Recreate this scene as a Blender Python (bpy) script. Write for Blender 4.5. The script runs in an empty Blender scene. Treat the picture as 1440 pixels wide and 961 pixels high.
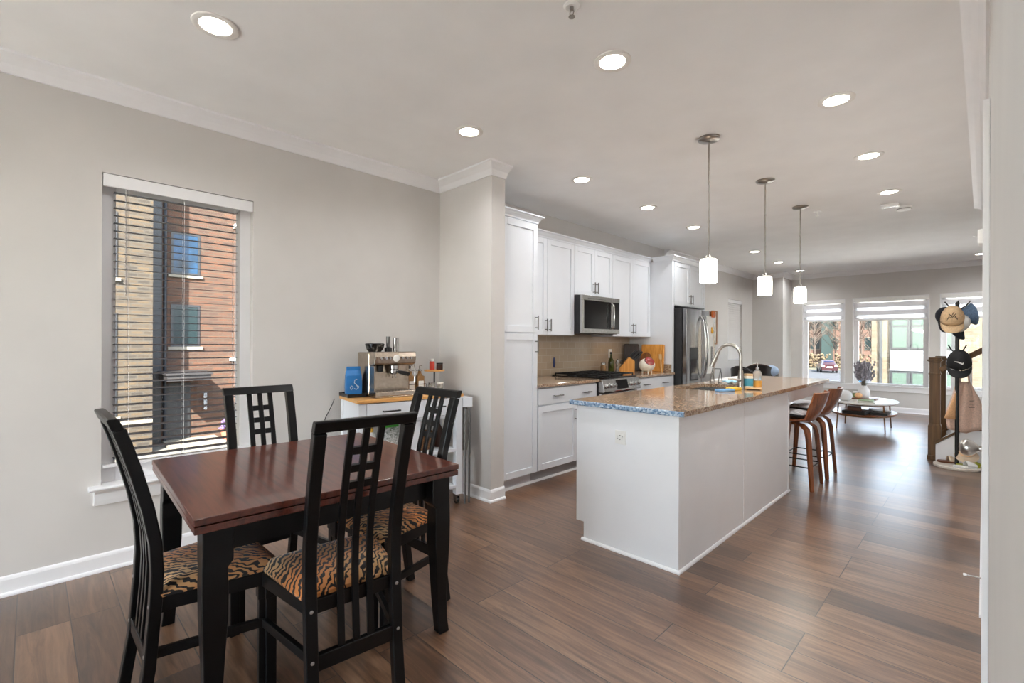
import bpy, bmesh, math, random
from mathutils import Vector, Matrix, Euler
random.seed(7)
PI = math.pi
R = math.radians
sc = bpy.context.scene
COL = sc.collection

# ------------------------------------------------------------------ camera
FPX, YAW, ROLL, HCY, CAMZ = 669.74, 0.780307, 0.004049, 481.17, 1.30
F_ = Vector((-math.sin(YAW), math.cos(YAW), 0))
R0 = Vector((math.cos(YAW), math.sin(YAW), 0))
Z_ = Vector((0, 0, 1))
R_ = R0 * math.cos(ROLL) + Z_ * math.sin(ROLL)
U_ = -R0 * math.sin(ROLL) + Z_ * math.cos(ROLL)
cd = bpy.data.cameras.new('camera')
cd.sensor_fit = 'HORIZONTAL'
cd.sensor_width = 36.0
cd.lens = FPX / 1440 * 36.0
cd.shift_y = (HCY - 480.5) / 1440
cd.clip_start = 0.02
cd.clip_end = 600
cam = bpy.data.objects.new('camera', cd)
COL.objects.link(cam)
m = Matrix((R_, U_, -F_)).transposed().to_4x4()
m.translation = Vector((0, 0, CAMZ))
cam.matrix_world = m
sc.camera = cam

# ------------------------------------------------------------------ view, sky, sun
sc.view_settings.view_transform = 'Standard'
sc.view_settings.look = 'None'
sc.view_settings.exposure = 0.99
sc.view_settings.gamma = 1.0
sc.view_settings.use_curve_mapping = False
sc.cycles.max_bounces = 14
sc.cycles.diffuse_bounces = 8
sc.cycles.glossy_bounces = 6
sc.cycles.transparent_max_bounces = 24
sc.cycles.transmission_bounces = 6
sc.cycles.sample_clamp_indirect = 6.0
sc.cycles.caustics_reflective = False
sc.cycles.caustics_refractive = False

SKY_STRENGTH = 0.85
SUN_STRENGTH = 24.0
CAN_POWER = 3.2        # watts of one ceiling can
PENDANT_POWER = 4.0
w = bpy.data.worlds.new('sky')
sc.world = w
w.use_nodes = True
nt = w.node_tree
nt.nodes.clear()
sky = nt.nodes.new('ShaderNodeTexSky')
sky.sky_type = 'NISHITA'
sky.sun_disc = False
sky.sun_elevation = R(42)
sky.sun_rotation = R(132)
sky.altitude = 50
sky.air_density = 1.0
sky.dust_density = 1.5
bg = nt.nodes.new('ShaderNodeBackground')
bg.inputs['Strength'].default_value = SKY_STRENGTH
wo = nt.nodes.new('ShaderNodeOutputWorld')
hs = nt.nodes.new('ShaderNodeHueSaturation')
hs.inputs['Saturation'].default_value = 0.55
nt.links.new(sky.outputs[0], hs.inputs['Color'])
nt.links.new(hs.outputs[0], bg.inputs[0])
nt.links.new(bg.outputs[0], wo.inputs[0])
sd = bpy.data.lights.new('sun', 'SUN')
sd.energy = SUN_STRENGTH
sd.color = (1.0, 0.96, 0.9)
sd.angle = R(0.6)
sun = bpy.data.objects.new('sun', sd)
COL.objects.link(sun)
sun_dir = Vector((-1.0, 0.9, -1.05)).normalized()      # the way the light travels
sun.rotation_euler = sun_dir.to_track_quat('-Z', 'Y').to_euler()
sun.location = (30, -10, 30)

# ------------------------------------------------------------------ helpers
def lin(c):
    return tuple(((x / 255) / 12.92 if x / 255 <= 0.04045 else ((x / 255 + 0.055) / 1.055) ** 2.4) for x in c[:3]) + (1.0,)

MATS = {}
def nodes_of(name):
    mt = bpy.data.materials.new(name)
    mt.use_nodes = True
    MATS[name] = mt
    n = mt.node_tree
    return mt, n, n.nodes['Principled BSDF']

def ramp(n, stops, fac=None):
    r = n.nodes.new('ShaderNodeValToRGB')
    e = r.color_ramp.elements
    while len(e) < len(stops):
        e.new(0.5)
    for k, (p, c) in enumerate(stops):
        e[k].position = p
        e[k].color = lin(c)
    if fac is not None:
        n.links.new(fac, r.inputs[0])
    return r

def tex_coord(n, scale=(1, 1, 1), rot=(0, 0, 0)):
    tc = n.nodes.new('ShaderNodeTexCoord')
    mp = n.nodes.new('ShaderNodeMapping')
    mp.inputs['Scale'].default_value = scale
    mp.inputs['Rotation'].default_value = rot
    n.links.new(tc.outputs['Object'], mp.inputs[0])
    return mp.outputs[0]

def M(name, col, rough=0.5, metal=0.0, var=0.05, scale=18.0, bump=0.0, stretch=(1, 1, 1), coat=0.0, spec=0.5, trans=0.0):
    """A plain surface: one colour with a slight procedural variation and bump."""
    mt, n, b = nodes_of(name)
    v = tex_coord(n, stretch)
    nz = n.nodes.new('ShaderNodeTexNoise')
    nz.inputs['Scale'].default_value = scale
    nz.inputs['Detail'].default_value = 4
    n.links.new(v, nz.inputs['Vector'])
    lo = tuple(max(0, x * (1 - var)) for x in col)
    hi = tuple(min(255, x * (1 + var)) for x in col)
    r = ramp(n, [(0.3, lo), (0.7, hi)], nz.outputs['Fac'])
    n.links.new(r.outputs[0], b.inputs['Base Color'])
    b.inputs['Roughness'].default_value = rough
    b.inputs['Metallic'].default_value = metal
    b.inputs['Specular IOR Level'].default_value = spec
    if coat:
        b.inputs['Coat Weight'].default_value = coat
        b.inputs['Coat Roughness'].default_value = 0.1
    if trans:
        b.inputs['Transmission Weight'].default_value = trans
    if bump:
        bp = n.nodes.new('ShaderNodeBump')
        bp.inputs['Strength'].default_value = bump
        bp.inputs['Distance'].default_value = 0.002
        n.links.new(nz.outputs['Fac'], bp.inputs['Height'])
        n.links.new(bp.outputs[0], b.inputs['Normal'])
    return mt

def emit(name, col, strength):
    mt, n, b = nodes_of(name)
    b.inputs['Base Color'].default_value = lin(col)
    b.inputs['Emission Color'].default_value = lin(col)
    b.inputs['Emission Strength'].default_value = strength
    return mt

def glass_pane(name, tint=(250, 252, 252), ior=1.35):
    mt, n, b = nodes_of(name)
    n.nodes.remove(b)
    out = n.nodes['Material Output']
    tr = n.nodes.new('ShaderNodeBsdfTransparent')
    tr.inputs[0].default_value = lin(tint)
    gl = n.nodes.new('ShaderNodeBsdfGlossy')
    gl.inputs['Roughness'].default_value = 0.02
    fr = n.nodes.new('ShaderNodeFresnel')
    fr.inputs[0].default_value = ior
    mx = n.nodes.new('ShaderNodeMixShader')
    n.links.new(fr.outputs[0], mx.inputs[0])
    n.links.new(tr.outputs[0], mx.inputs[1])
    n.links.new(gl.outputs[0], mx.inputs[2])
    n.links.new(mx.outputs[0], out.inputs[0])
    return mt

def wood(name, cols, rough=0.4, axis='x', scale=6.0, coat=0.0, spec=0.5):
    mt, n, b = nodes_of(name)
    st = {'x': (0.5, 9, 9), 'y': (9, 0.5, 9), 'z': (9, 9, 0.5)}[axis]
    v = tex_coord(n, st)
    nz = n.nodes.new('ShaderNodeTexNoise')
    nz.inputs['Scale'].default_value = scale
    nz.inputs['Detail'].default_value = 7
    nz.inputs['Distortion'].default_value = 0.6
    n.links.new(v, nz.inputs['Vector'])
    k = len(cols)
    r = ramp(n, [(0.28 + 0.46 * i / (k - 1), c) for i, c in enumerate(cols)], nz.outputs['Fac'])
    n.links.new(r.outputs[0], b.inputs['Base Color'])
    b.inputs['Roughness'].default_value = rough
    b.inputs['Specular IOR Level'].default_value = spec
    if coat:
        b.inputs['Coat Weight'].default_value = coat
        b.inputs['Coat Roughness'].default_value = 0.12
        b.inputs['Coat IOR'].default_value = 1.5 + 0.4 * coat
    return mt

def brick(name, axis, c1, c2, mortar, bw=0.21, bh=0.075, ms=0.008, rough=0.85, offset=0.5, coat=0.0):
    mt, n, b = nodes_of(name)
    tc = n.nodes.new('ShaderNodeTexCoord')
    sp = n.nodes.new('ShaderNodeSeparateXYZ')
    cb = n.nodes.new('ShaderNodeCombineXYZ')
    n.links.new(tc.outputs['Object'], sp.inputs[0])
    n.links.new(sp.outputs['Y' if axis == 'x' else 'X'], cb.inputs[0])
    n.links.new(sp.outputs['Z'], cb.inputs[1])
    br = n.nodes.new('ShaderNodeTexBrick')
    br.inputs['Color1'].default_value = lin(c1)
    br.inputs['Color2'].default_value = lin(c2)
    br.inputs['Mortar'].default_value = lin(mortar)
    br.inputs['Scale'].default_value = 1.0
    br.inputs['Brick Width'].default_value = bw
    br.inputs['Row Height'].default_value = bh
    br.inputs['Mortar Size'].default_value = ms
    br.offset = offset
    n.links.new(cb.outputs[0], br.inputs['Vector'])
    n.links.new(br.outputs['Color'], b.inputs['Base Color'])
    b.inputs['Roughness'].default_value = rough
    if coat:
        b.inputs['Coat Weight'].default_value = coat
    bp = n.nodes.new('ShaderNodeBump')
    bp.inputs['Strength'].default_value = 0.4
    bp.inputs['Distance'].default_value = 0.004
    bp.invert = True
    n.links.new(br.outputs['Fac'], bp.inputs['Height'])
    n.links.new(bp.outputs[0], b.inputs['Normal'])
    return mt

def world_of(o):
    mw = Matrix.Identity(4)
    while o is not None:
        mw = o.matrix_basis @ mw
        o = o.parent
    return mw

class MB:
    """Collects shapes, then links them as ONE mesh object."""
    def __init__(self):
        self.bm = bmesh.new()
    def _xf(self, vs, mx):
        if mx is not None:
            for v in vs:
                v.co = mx @ v.co
    def box(self, x0, x1, y0, y1, z0, z1, mx=None):
        vs = [self.bm.verts.new((x, y, z)) for z in (z0, z1) for y in (y0, y1) for x in (x0, x1)]
        for q in ((0, 2, 3, 1), (4, 5, 7, 6), (0, 1, 5, 4), (1, 3, 7, 5), (3, 2, 6, 7), (2, 0, 4, 6)):
            self.bm.faces.new([vs[i] for i in q])
        self._xf(vs, mx)
        return self
    def prism(self, pts, a, b, axis='z', mx=None):
        def p3(p, h):
            return {'z': (p[0], p[1], h), 'y': (p[0], h, p[1]), 'x': (h, p[0], p[1])}[axis]
        lo = [self.bm.verts.new(p3(p, a)) for p in pts]
        hi = [self.bm.verts.new(p3(p, b)) for p in pts]
        k = len(pts)
        self.bm.faces.new(lo[::-1])
        self.bm.faces.new(hi)
        for i in range(k):
            self.bm.faces.new((lo[i], lo[(i + 1) % k], hi[(i + 1) % k], hi[i]))
        self._xf(lo + hi, mx)
        return self
    def rings(self, rings, caps=True, closed=False):
        vv = [[self.bm.verts.new(p) for p in r] for r in rings]
        k = len(vv[0])
        pairs = list(zip(vv, vv[1:]))
        if closed:
            pairs.append((vv[-1], vv[0]))
        for a, b in pairs:
            for i in range(k):
                self.bm.faces.new((a[i], a[(i + 1) % k], b[(i + 1) % k], b[i]))
        if caps and not closed:
            self.bm.faces.new(vv[0][::-1])
            self.bm.faces.new(vv[-1])
        return self
    def lathe(self, prof, c=(0, 0, 0), seg=28, mx=None, sx=1.0, sy=1.0, caps=True):
        c = Vector(c)
        rr = []
        for r, z in prof:
            r = max(r, 0.0004)
            ring = [Vector((math.cos(2 * PI * i / seg) * r * sx, math.sin(2 * PI * i / seg) * r * sy, z)) + c for i in range(seg)]
            rr.append([mx @ p for p in ring] if mx is not None else ring)
        return self.rings(rr, caps)
    def tube(self, path, r, seg=10, closed=False):
        pts = [Vector(p) for p in path]
        rad = r if isinstance(r, (list, tuple)) else [r] * len(pts)
        out = []
        prev = None
        for i, p in enumerate(pts):
            a = pts[i - 1] if (i > 0 or closed) else p
            b = pts[(i + 1) % len(pts)] if (i < len(pts) - 1 or closed) else p
            t = (b - a).normalized()
            if prev is None:
                u = t.orthogonal().normalized()
            else:
                u = (prev - t * prev.dot(t))
                u = u.normalized() if u.length > 1e-6 else t.orthogonal().normalized()
            prev = u
            v = t.cross(u)
            out.append([p + (u * math.cos(2 * PI * k / seg) + v * math.sin(2 * PI * k / seg)) * rad[i] for k in range(seg)])
        return self.rings(out, True, closed)
    def bar(self, path, w, d, side=(1, 0, 0)):
        """A rectangular section (w along side, d across) swept along a path; w, d may be lists."""
        pts = [Vector(p) for p in path]
        s = Vector(side).normalized()
        out = []
        for i, p in enumerate(pts):
            t = (pts[min(i + 1, len(pts) - 1)] - pts[max(i - 1, 0)]).normalized()
            nn = t.cross(s).normalized()
            ww = (w[i] if isinstance(w, (list, tuple)) else w) / 2
            dd = (d[i] if isinstance(d, (list, tuple)) else d) / 2
            out.append([p + s * ww + nn * dd, p - s * ww + nn * dd, p - s * ww - nn * dd, p + s * ww - nn * dd])
        return self.rings(out)
    def ball(self, c, r, sx=1, sy=1, sz=1, u=20, v=12, mx=None):
        prof = [(math.sin(PI * i / v) * r, -math.cos(PI * i / v) * r * sz) for i in range(v + 1)]
        return self.lathe(prof, c, u, mx, sx, sy)
    def disc(self, c, r, seg=28):
        vs = [self.bm.verts.new((c[0] + r * math.cos(2 * PI * i / seg), c[1] + r * math.sin(2 * PI * i / seg), c[2])) for i in range(seg)]
        self.bm.faces.new(vs)
        return self
    def poly(self, pts):
        self.bm.faces.new([self.bm.verts.new(p) for p in pts])
        return self
    def sheet(self, grid, thick=0.0):
        """A surface through a grid of points, given a thickness along its normals."""
        g = [[Vector(p) for p in row] for row in grid]
        nr, nc = len(g), len(g[0])
        top = [[self.bm.verts.new(p) for p in row] for row in g]
        for i in range(nr - 1):
            for j in range(nc - 1):
                self.bm.faces.new((top[i][j], top[i][j + 1], top[i + 1][j + 1], top[i + 1][j]))
        if thick:
            bot = []
            for i in range(nr):
                row = []
                for j in range(nc):
                    du = g[i][min(j + 1, nc - 1)] - g[i][max(j - 1, 0)]
                    dv = g[min(i + 1, nr - 1)][j] - g[max(i - 1, 0)][j]
                    nn = du.cross(dv)
                    nn = nn.normalized() if nn.length > 1e-9 else Vector((0, 0, 1))
                    row.append(self.bm.verts.new(g[i][j] - nn * thick))
                bot.append(row)
            for i in range(nr - 1):
                for j in range(nc - 1):
                    self.bm.faces.new((bot[i][j], bot[i + 1][j], bot[i + 1][j + 1], bot[i][j + 1]))
            for j in range(nc - 1):
                self.bm.faces.new((top[0][j], bot[0][j], bot[0][j + 1], top[0][j + 1]))
                self.bm.faces.new((top[-1][j + 1], bot[-1][j + 1], bot[-1][j], top[-1][j]))
            for i in range(nr - 1):
                self.bm.faces.new((top[i + 1][0], bot[i + 1][0], bot[i][0], top[i][0]))
                self.bm.faces.new((top[i][-1], bot[i][-1], bot[i + 1][-1], top[i + 1][-1]))
        return self
    def build(self, name, mat, parent=None, bevel=0.0, smooth=False, seg=2, local=False, kind=None):
        """Link as one mesh object. Points are in world space unless local (then in the parent's space)."""
        bmesh.ops.recalc_face_normals(self.bm, faces=self.bm.faces[:])
        if parent is not None and not local:
            inv = world_of(parent).inverted()
            for v in self.bm.verts:
                v.co = inv @ v.co
        me = bpy.data.meshes.new(name)
        org = None
        if parent is None and len(self.bm.verts):
            xs = [v.co.x for v in self.bm.verts]
            ys = [v.co.y for v in self.bm.verts]
            zs = [v.co.z for v in self.bm.verts]
            org = Vector(((min(xs) + max(xs)) / 2, (min(ys) + max(ys)) / 2, min(zs)))
            for v in self.bm.verts:
                v.co -= org
        if smooth:
            for f in self.bm.faces:
                f.smooth = True
        self.bm.to_mesh(me)
        self.bm.free()
        o = bpy.data.objects.new(name, me)
        COL.objects.link(o)
        me.materials.append(MATS[mat] if isinstance(mat, str) else mat)
        if parent is not None:
            o.parent = parent
        elif org is not None:
            o.location = org
        if smooth and smooth != 'all':
            for e in me.edges:
                pass
            me.set_sharp_from_angle(angle=R(42))
        if bevel:
            bv = o.modifiers.new('bevel', 'BEVEL')
            bv.width = bevel
            bv.segments = seg
            bv.limit_method = 'ANGLE'
            bv.angle_limit = R(40)
            bv.harden_normals = False
        if kind:
            o['kind'] = kind
        return o

def tag(o, label, cat, group=None):
    o['label'] = label
    o['category'] = cat
    if group:
        o['group'] = group
    return o

def thing(name, label, cat, loc=(0, 0, 0), rz=0.0, group=None):
    o = bpy.data.objects.new(name, None)
    o.empty_display_size = 0.1
    COL.objects.link(o)
    o.location = loc
    o.rotation_euler = (0, 0, rz)
    return tag(o, label, cat, group)

def struct(o, label=None):
    o['kind'] = 'structure'
    return o

def dup(root, loc, rz=0.0, label=None, group=None):
    """A copy of a thing with copies of its parts and sub-parts (mesh data shared)."""
    r = root.copy()
    COL.objects.link(r)
    r.location = loc
    r.rotation_euler = (0, 0, rz)
    if label:
        r['label'] = label
    if group:
        r['group'] = group
    for ch in list(root.children):
        c = ch.copy()
        COL.objects.link(c)
        c.parent = r
        for g in list(ch.children):
            d = g.copy()
            COL.objects.link(d)
            d.parent = c
    return r

def plabel(o, text):
    o['label'] = text
    return o

def RZ(a, loc=(0, 0, 0)):
    return Matrix.Translation(loc) @ Matrix.Rotation(a, 4, 'Z')

def arc(n, f):
    return [f(i / (n - 1)) for i in range(n)]

# ------------------------------------------------------------------ materials
M('wall_paint', (207, 204, 201), 0.75, var=0.012, scale=3)
M('ceiling_paint', (240, 240, 240), 0.85, var=0.012, scale=3)
M('trim_white', (236, 236, 238), 0.42, var=0.01, scale=5)
M('cabinet_white', (221, 225, 231), 0.38, var=0.008, scale=4)
M('island_white', (240, 242, 246), 0.38, var=0.008, scale=4)
M('pull_steel', (116, 114, 112), 0.3, 1.0)
M('pillow_blue', (176, 196, 222), 0.85, bump=0.3)
M('toe_grey', (176, 178, 182), 0.5, var=0.02)
M('black_paint', (8, 9, 11), 0.34, var=0.15, scale=10, bump=0.05, spec=0.35)
M('bolt_steel', (190, 190, 190), 0.3, 1.0)
wood('mahogany', [(58, 24, 17), (80, 36, 25), (96, 45, 31), (68, 30, 21)], 0.3, 'x', 5, coat=0.55, spec=0.3)
wood('butcher_block', [(198, 140, 74), (222, 168, 98), (208, 150, 84)], 0.4, 'x', 5)
wood('walnut', [(92, 46, 20), (134, 74, 36), (160, 96, 52)], 0.3, 'z', 5, coat=0.3)
wood('pale_wood', [(196, 160, 112), (214, 180, 132)], 0.5, 'z', 5)
wood('stair_wood', [(74, 52, 30), (98, 70, 40), (116, 86, 52)], 0.4, 'z', 4, spec=0.3)
wood('bamboo', [(190, 122, 48), (216, 150, 70), (228, 168, 90)], 0.4, 'z', 6)
wood('dark_board', [(96, 56, 26), (128, 78, 38), (146, 94, 50)], 0.45, 'z', 6)
M('steel', (178, 176, 174), 0.27, 1.0, var=0.05, scale=30, stretch=(1, 1, 0.05))
M('steel_side', (58, 58, 60), 0.45, 0.6)
M('fridge_steel', (150, 150, 152), 0.2, 1.0, var=0.06, scale=25, stretch=(1, 1, 0.04))
M('chrome', (205, 205, 205), 0.1, 1.0)
M('nickel', (172, 168, 162), 0.28, 1.0)
M('bronze_steel', (186, 172, 156), 0.26, 1.0, var=0.06, scale=40)
M('black_plastic', (20, 20, 21), 0.35)
M('black_metal', (16, 16, 17), 0.38)
M('iron', (22, 22, 23), 0.55, bump=0.2)
M('dark_glass', (14, 15, 16), 0.06, coat=0.6)
M('white_plastic', (238, 238, 236), 0.35, var=0.01)
M('cream_plastic', (232, 224, 208), 0.3, var=0.02)
M('red_gloss', (140, 14, 8), 0.08, coat=0.8)
M('blue_bag', (36, 112, 176), 0.45, var=0.04, bump=0.3)
wood('black_board', [(30, 20, 14), (46, 30, 20), (60, 38, 24)], 0.45, 'z', 6)
M('dark_blue', (24, 36, 96), 0.3)
M('amber_glass', (196, 152, 102), 0.1, trans=0.5)
M('clear_plastic', (228, 230, 230), 0.08, trans=0.75)
M('olive_glass', (70, 78, 20), 0.08, trans=0.35)
M('paper_white', (240, 239, 235), 0.6, var=0.02)
M('label_blue', (70, 150, 172), 0.5)
M('soap_orange', (228, 170, 84), 0.25)
M('sponge_blue', (120, 168, 214), 0.8, bump=0.3)
M('yellow', (236, 190, 70), 0.7)
M('cloth_blue', (150, 190, 224), 0.85, var=0.25, scale=60, bump=0.3)
M('red_cloth', (206, 62, 48), 0.85, bump=0.3)
M('frame_brown', (150, 98, 48), 0.5)
M('orange_wood', (186, 92, 26), 0.45, var=0.2, scale=60)
M('gold', (214, 158, 32), 0.35)
M('denim', (92, 116, 144), 0.85, var=0.12, scale=90, bump=0.4)
M('tan_cloth', (214, 184, 146), 0.85, var=0.06, scale=60, bump=0.3)
M('embroidery', (70, 56, 44), 0.8)
M('navy_cloth', (32, 34, 42), 0.85, bump=0.3)
M('white_cloth', (224, 224, 222), 0.85, var=0.04, bump=0.3)
M('black_cloth', (34, 34, 36), 0.8, var=0.1, scale=80, bump=0.3)
M('pink_canvas', (232, 200, 182), 0.85, var=0.06, scale=70, bump=0.4)
M('orange_canvas', (236, 186, 138), 0.85, var=0.06, scale=70, bump=0.4)
M('beige_cloth', (206, 186, 162), 0.85, var=0.06, bump=0.3)
M('olive_rubber', (156, 160, 46), 0.5)
M('brown_leather', (96, 52, 26), 0.45)
M('marble', (226, 218, 208), 0.25, var=0.1, scale=9)
M('dark_leather', (26, 20, 20), 0.35, var=0.15)
M('dark_wood_rim', (60, 32, 24), 0.35)
M('grey_bag', (150, 148, 144), 0.8, var=0.12, bump=0.4)
M('grey_metal', (110, 108, 106), 0.4, 0.8)
M('green_plastic', (66, 186, 58), 0.4)
M('leaf_print', (196, 208, 188), 0.5, var=0.4, scale=70)
M('wicker', (112, 76, 42), 0.7, var=0.3, scale=80, bump=0.5)
M('glass_jar', (220, 220, 214), 0.08, trans=0.7)
M('spice_dark', (60, 34, 24), 0.4)
M('spice_red', (200, 60, 44), 0.4)
M('book_green', (126, 150, 92), 0.6)
M('book_black', (26, 24, 24), 0.5)
M('book_white', (226, 226, 222), 0.6)
M('vase_white', (226, 224, 224), 0.4, var=0.02)
M('lavender', (154, 150, 158), 0.9, var=0.25, scale=60)
M('dry_stem', (120, 112, 96), 0.9)
M('table_marble', (238, 236, 232), 0.15, var=0.03)
M('bronze', (120, 86, 54), 0.35, 0.8)
M('striped_cushion', (206, 206, 208), 0.9, var=0.2, scale=30)
M('outlet_slot', (60, 60, 60), 0.5)
M('slat_white', (232, 232, 234), 0.5, var=0.01)
M('canvas_art', (214, 206, 196), 0.7, var=0.1, scale=8)
M('lamp_trim', (232, 230, 226), 0.5, var=0.01)
emit('can_glow', (255, 244, 228), 14.0)
emit('pendant_glow', (255, 246, 232), 4.5)
glass_pane('window_glass')
# exterior
brick('brick_tan', 'x', (60, 46, 26), (27, 20, 11), (47, 41, 32), 0.30, 0.10, 0.016)
brick('brick_red', 'x', (66, 36, 15), (42, 22, 9), (52, 39, 26), 0.30, 0.10, 0.016)
brick('brick_cream', 'y', (86, 76, 60), (68, 58, 43), (78, 72, 62), 0.3, 0.1, 0.012)
brick('brick_far', 'y', (78, 52, 40), (66, 42, 32), (72, 58, 48), 0.3, 0.1, 0.015)
brick('siding_white', 'y', (96, 99, 103), (92, 96, 101), (66, 72, 78), 9.0, 0.2, 0.012)
brick('backsplash_tile', 'x', (186, 168, 146), (178, 160, 138), (196, 182, 164), 0.155, 0.078, 0.003, 0.12, coat=0.4)
M('frame_dark', (9, 10, 13), 0.5)
M('frame_grey', (30, 32, 34), 0.5)
M('pipe_grey', (22, 26, 33), 0.4, 0.4)
M('mint_glass', (56, 69, 62), 0.4, spec=0.2)
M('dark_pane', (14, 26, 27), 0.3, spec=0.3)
M('bay_green', (34, 45, 43), 0.4, spec=0.3)
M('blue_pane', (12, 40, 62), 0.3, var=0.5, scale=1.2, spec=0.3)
M('stone_sill', (98, 93, 82), 0.8)
M('door_black', (7, 7, 8), 0.5)
M('canopy_dark', (24, 20, 19), 0.6)
M('bounce_pale', (226, 222, 214), 0.8, var=0.03, scale=4)
M('concrete', (84, 81, 74), 0.9, var=0.06, scale=4)
M('asphalt', (36, 37, 40), 0.9, var=0.08, scale=2)
M('dry_grass', (64, 61, 42), 0.95, var=0.15, scale=2)
M('bark', (56, 47, 40), 0.95)
M('twig_brown', (60, 49, 40), 0.95, var=0.2)
M('shrub_tan', (68, 57, 40), 0.95, var=0.3, scale=9)
M('car_red', (36, 8, 13), 0.3, coat=0.3)
M('car_window', (30, 36, 60), 0.1, coat=0.6)
M('tail_light', (236, 130, 120), 0.3)
M('tyre', (22, 22, 22), 0.8)
M('terracotta', (140, 78, 56), 0.8)
M('plant_purple', (70, 56, 90), 0.9, var=0.3, scale=30)
M('bin_blue', (30, 74, 110), 0.5)

def floor_material():
    mt, n, b = nodes_of('floor_planks')
    L = n.links.new
    tc = n.nodes.new('ShaderNodeTexCoord')
    br = n.nodes.new('ShaderNodeTexBrick')
    br.inputs['Color1'].default_value = (0, 0, 0, 1)
    br.inputs['Color2'].default_value = (1, 1, 1, 1)
    br.inputs['Mortar'].default_value = (0.5, 0.5, 0.5, 1)
    br.inputs['Scale'].default_value = 1.0
    br.inputs['Brick Width'].default_value = 1.22
    br.inputs['Row Height'].default_value = 0.178
    br.inputs['Mortar Size'].default_value = 0.0024
    br.inputs['Mortar Smooth'].default_value = 0.3
    br.offset = 0.37
    br.offset_frequency = 3
    L(tc.outputs['Object'], br.inputs['Vector'])
    # shift the grain from plank to plank
    mu = n.nodes.new('ShaderNodeVectorMath')
    mu.operation = 'MULTIPLY'
    mu.inputs[1].default_value = (7.3, 31.7, 3.1)
    L(br.outputs['Color'], mu.inputs[0])
    ad = n.nodes.new('ShaderNodeVectorMath')
    L(tc.outputs['Object'], ad.inputs[0])
    L(mu.outputs[0], ad.inputs[1])
    mp = n.nodes.new('ShaderNodeMapping')
    mp.inputs['Scale'].default_value = (0.9, 9.0, 1.0)
    L(ad.outputs[0], mp.inputs[0])
    nz = n.nodes.new('ShaderNodeTexNoise')
    nz.inputs['Scale'].default_value = 2.6
    nz.inputs['Detail'].default_value = 8
    nz.inputs['Roughness'].default_value = 0.64
    nz.inputs['Distortion'].default_value = 1.1
    L(mp.outputs[0], nz.inputs['Vector'])
    mp2 = n.nodes.new('ShaderNodeMapping')
    mp2.inputs['Scale'].default_value = (1.2, 34.0, 1.0)
    L(ad.outputs[0], mp2.inputs[0])
    n2 = n.nodes.new('ShaderNodeTexNoise')
    n2.inputs['Scale'].default_value = 2.0
    n2.inputs['Detail'].default_value = 4
    L(mp2.outputs[0], n2.inputs['Vector'])
    r = ramp(n, [(0.26, (82, 57, 42)), (0.42, (114, 84, 64)), (0.56, (140, 107, 83)), (0.76, (168, 134, 106))], nz.outputs['Fac'])
    r2 = ramp(n, [(0.3, (196, 196, 196)), (0.62, (255, 255, 255))], n2.outputs['Fac'])
    mx = n.nodes.new('ShaderNodeMixRGB')
    mx.blend_type = 'MULTIPLY'
    mx.inputs[0].default_value = 0.6
    L(r.outputs[0], mx.inputs[1])
    L(r2.outputs[0], mx.inputs[2])
    pr = ramp(n, [(0.0, (164, 156, 154)), (0.3, (206, 198, 193)), (0.65, (246, 236, 224)), (1.0, (255, 253, 248))], br.outputs['Color'])
    mx2 = n.nodes.new('ShaderNodeMixRGB')
    mx2.blend_type = 'MULTIPLY'
    mx2.inputs[0].default_value = 1.0
    L(mx.outputs[0], mx2.inputs[1])
    L(pr.outputs[0], mx2.inputs[2])
    mx3 = n.nodes.new('ShaderNodeMixRGB')
    mx3.inputs[2].default_value = lin((44, 32, 27))
    L(br.outputs['Fac'], mx3.inputs[0])
    L(mx2.outputs[0], mx3.inputs[1])
    L(mx3.outputs[0], b.inputs['Base Color'])
    rr = n.nodes.new('ShaderNodeMapRange')
    rr.inputs['To Min'].default_value = 0.22
    rr.inputs['To Max'].default_value = 0.42
    L(nz.outputs['Fac'], rr.inputs[0])
    L(rr.outputs[0], b.inputs['Roughness'])
    b.inputs['Specular IOR Level'].default_value = 0.8
    b.inputs['Coat Weight'].default_value = 0.5
    b.inputs['Coat Roughness'].default_value = 0.3
    bp = n.nodes.new('ShaderNodeBump')
    bp.inputs['Strength'].default_value = 0.25
    bp.inputs['Distance'].default_value = 0.002
    L(n2.outputs['Fac'], bp.inputs['Height'])
    bp2 = n.nodes.new('ShaderNodeBump')
    bp2.inputs['Strength'].default_value = 0.6
    bp2.inputs['Distance'].default_value = 0.002
    bp2.invert = True
    L(br.outputs['Fac'], bp2.inputs['Height'])
    L(bp.outputs[0], bp2.inputs['Normal'])
    L(bp2.outputs[0], b.inputs['Normal'])
floor_material()

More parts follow.
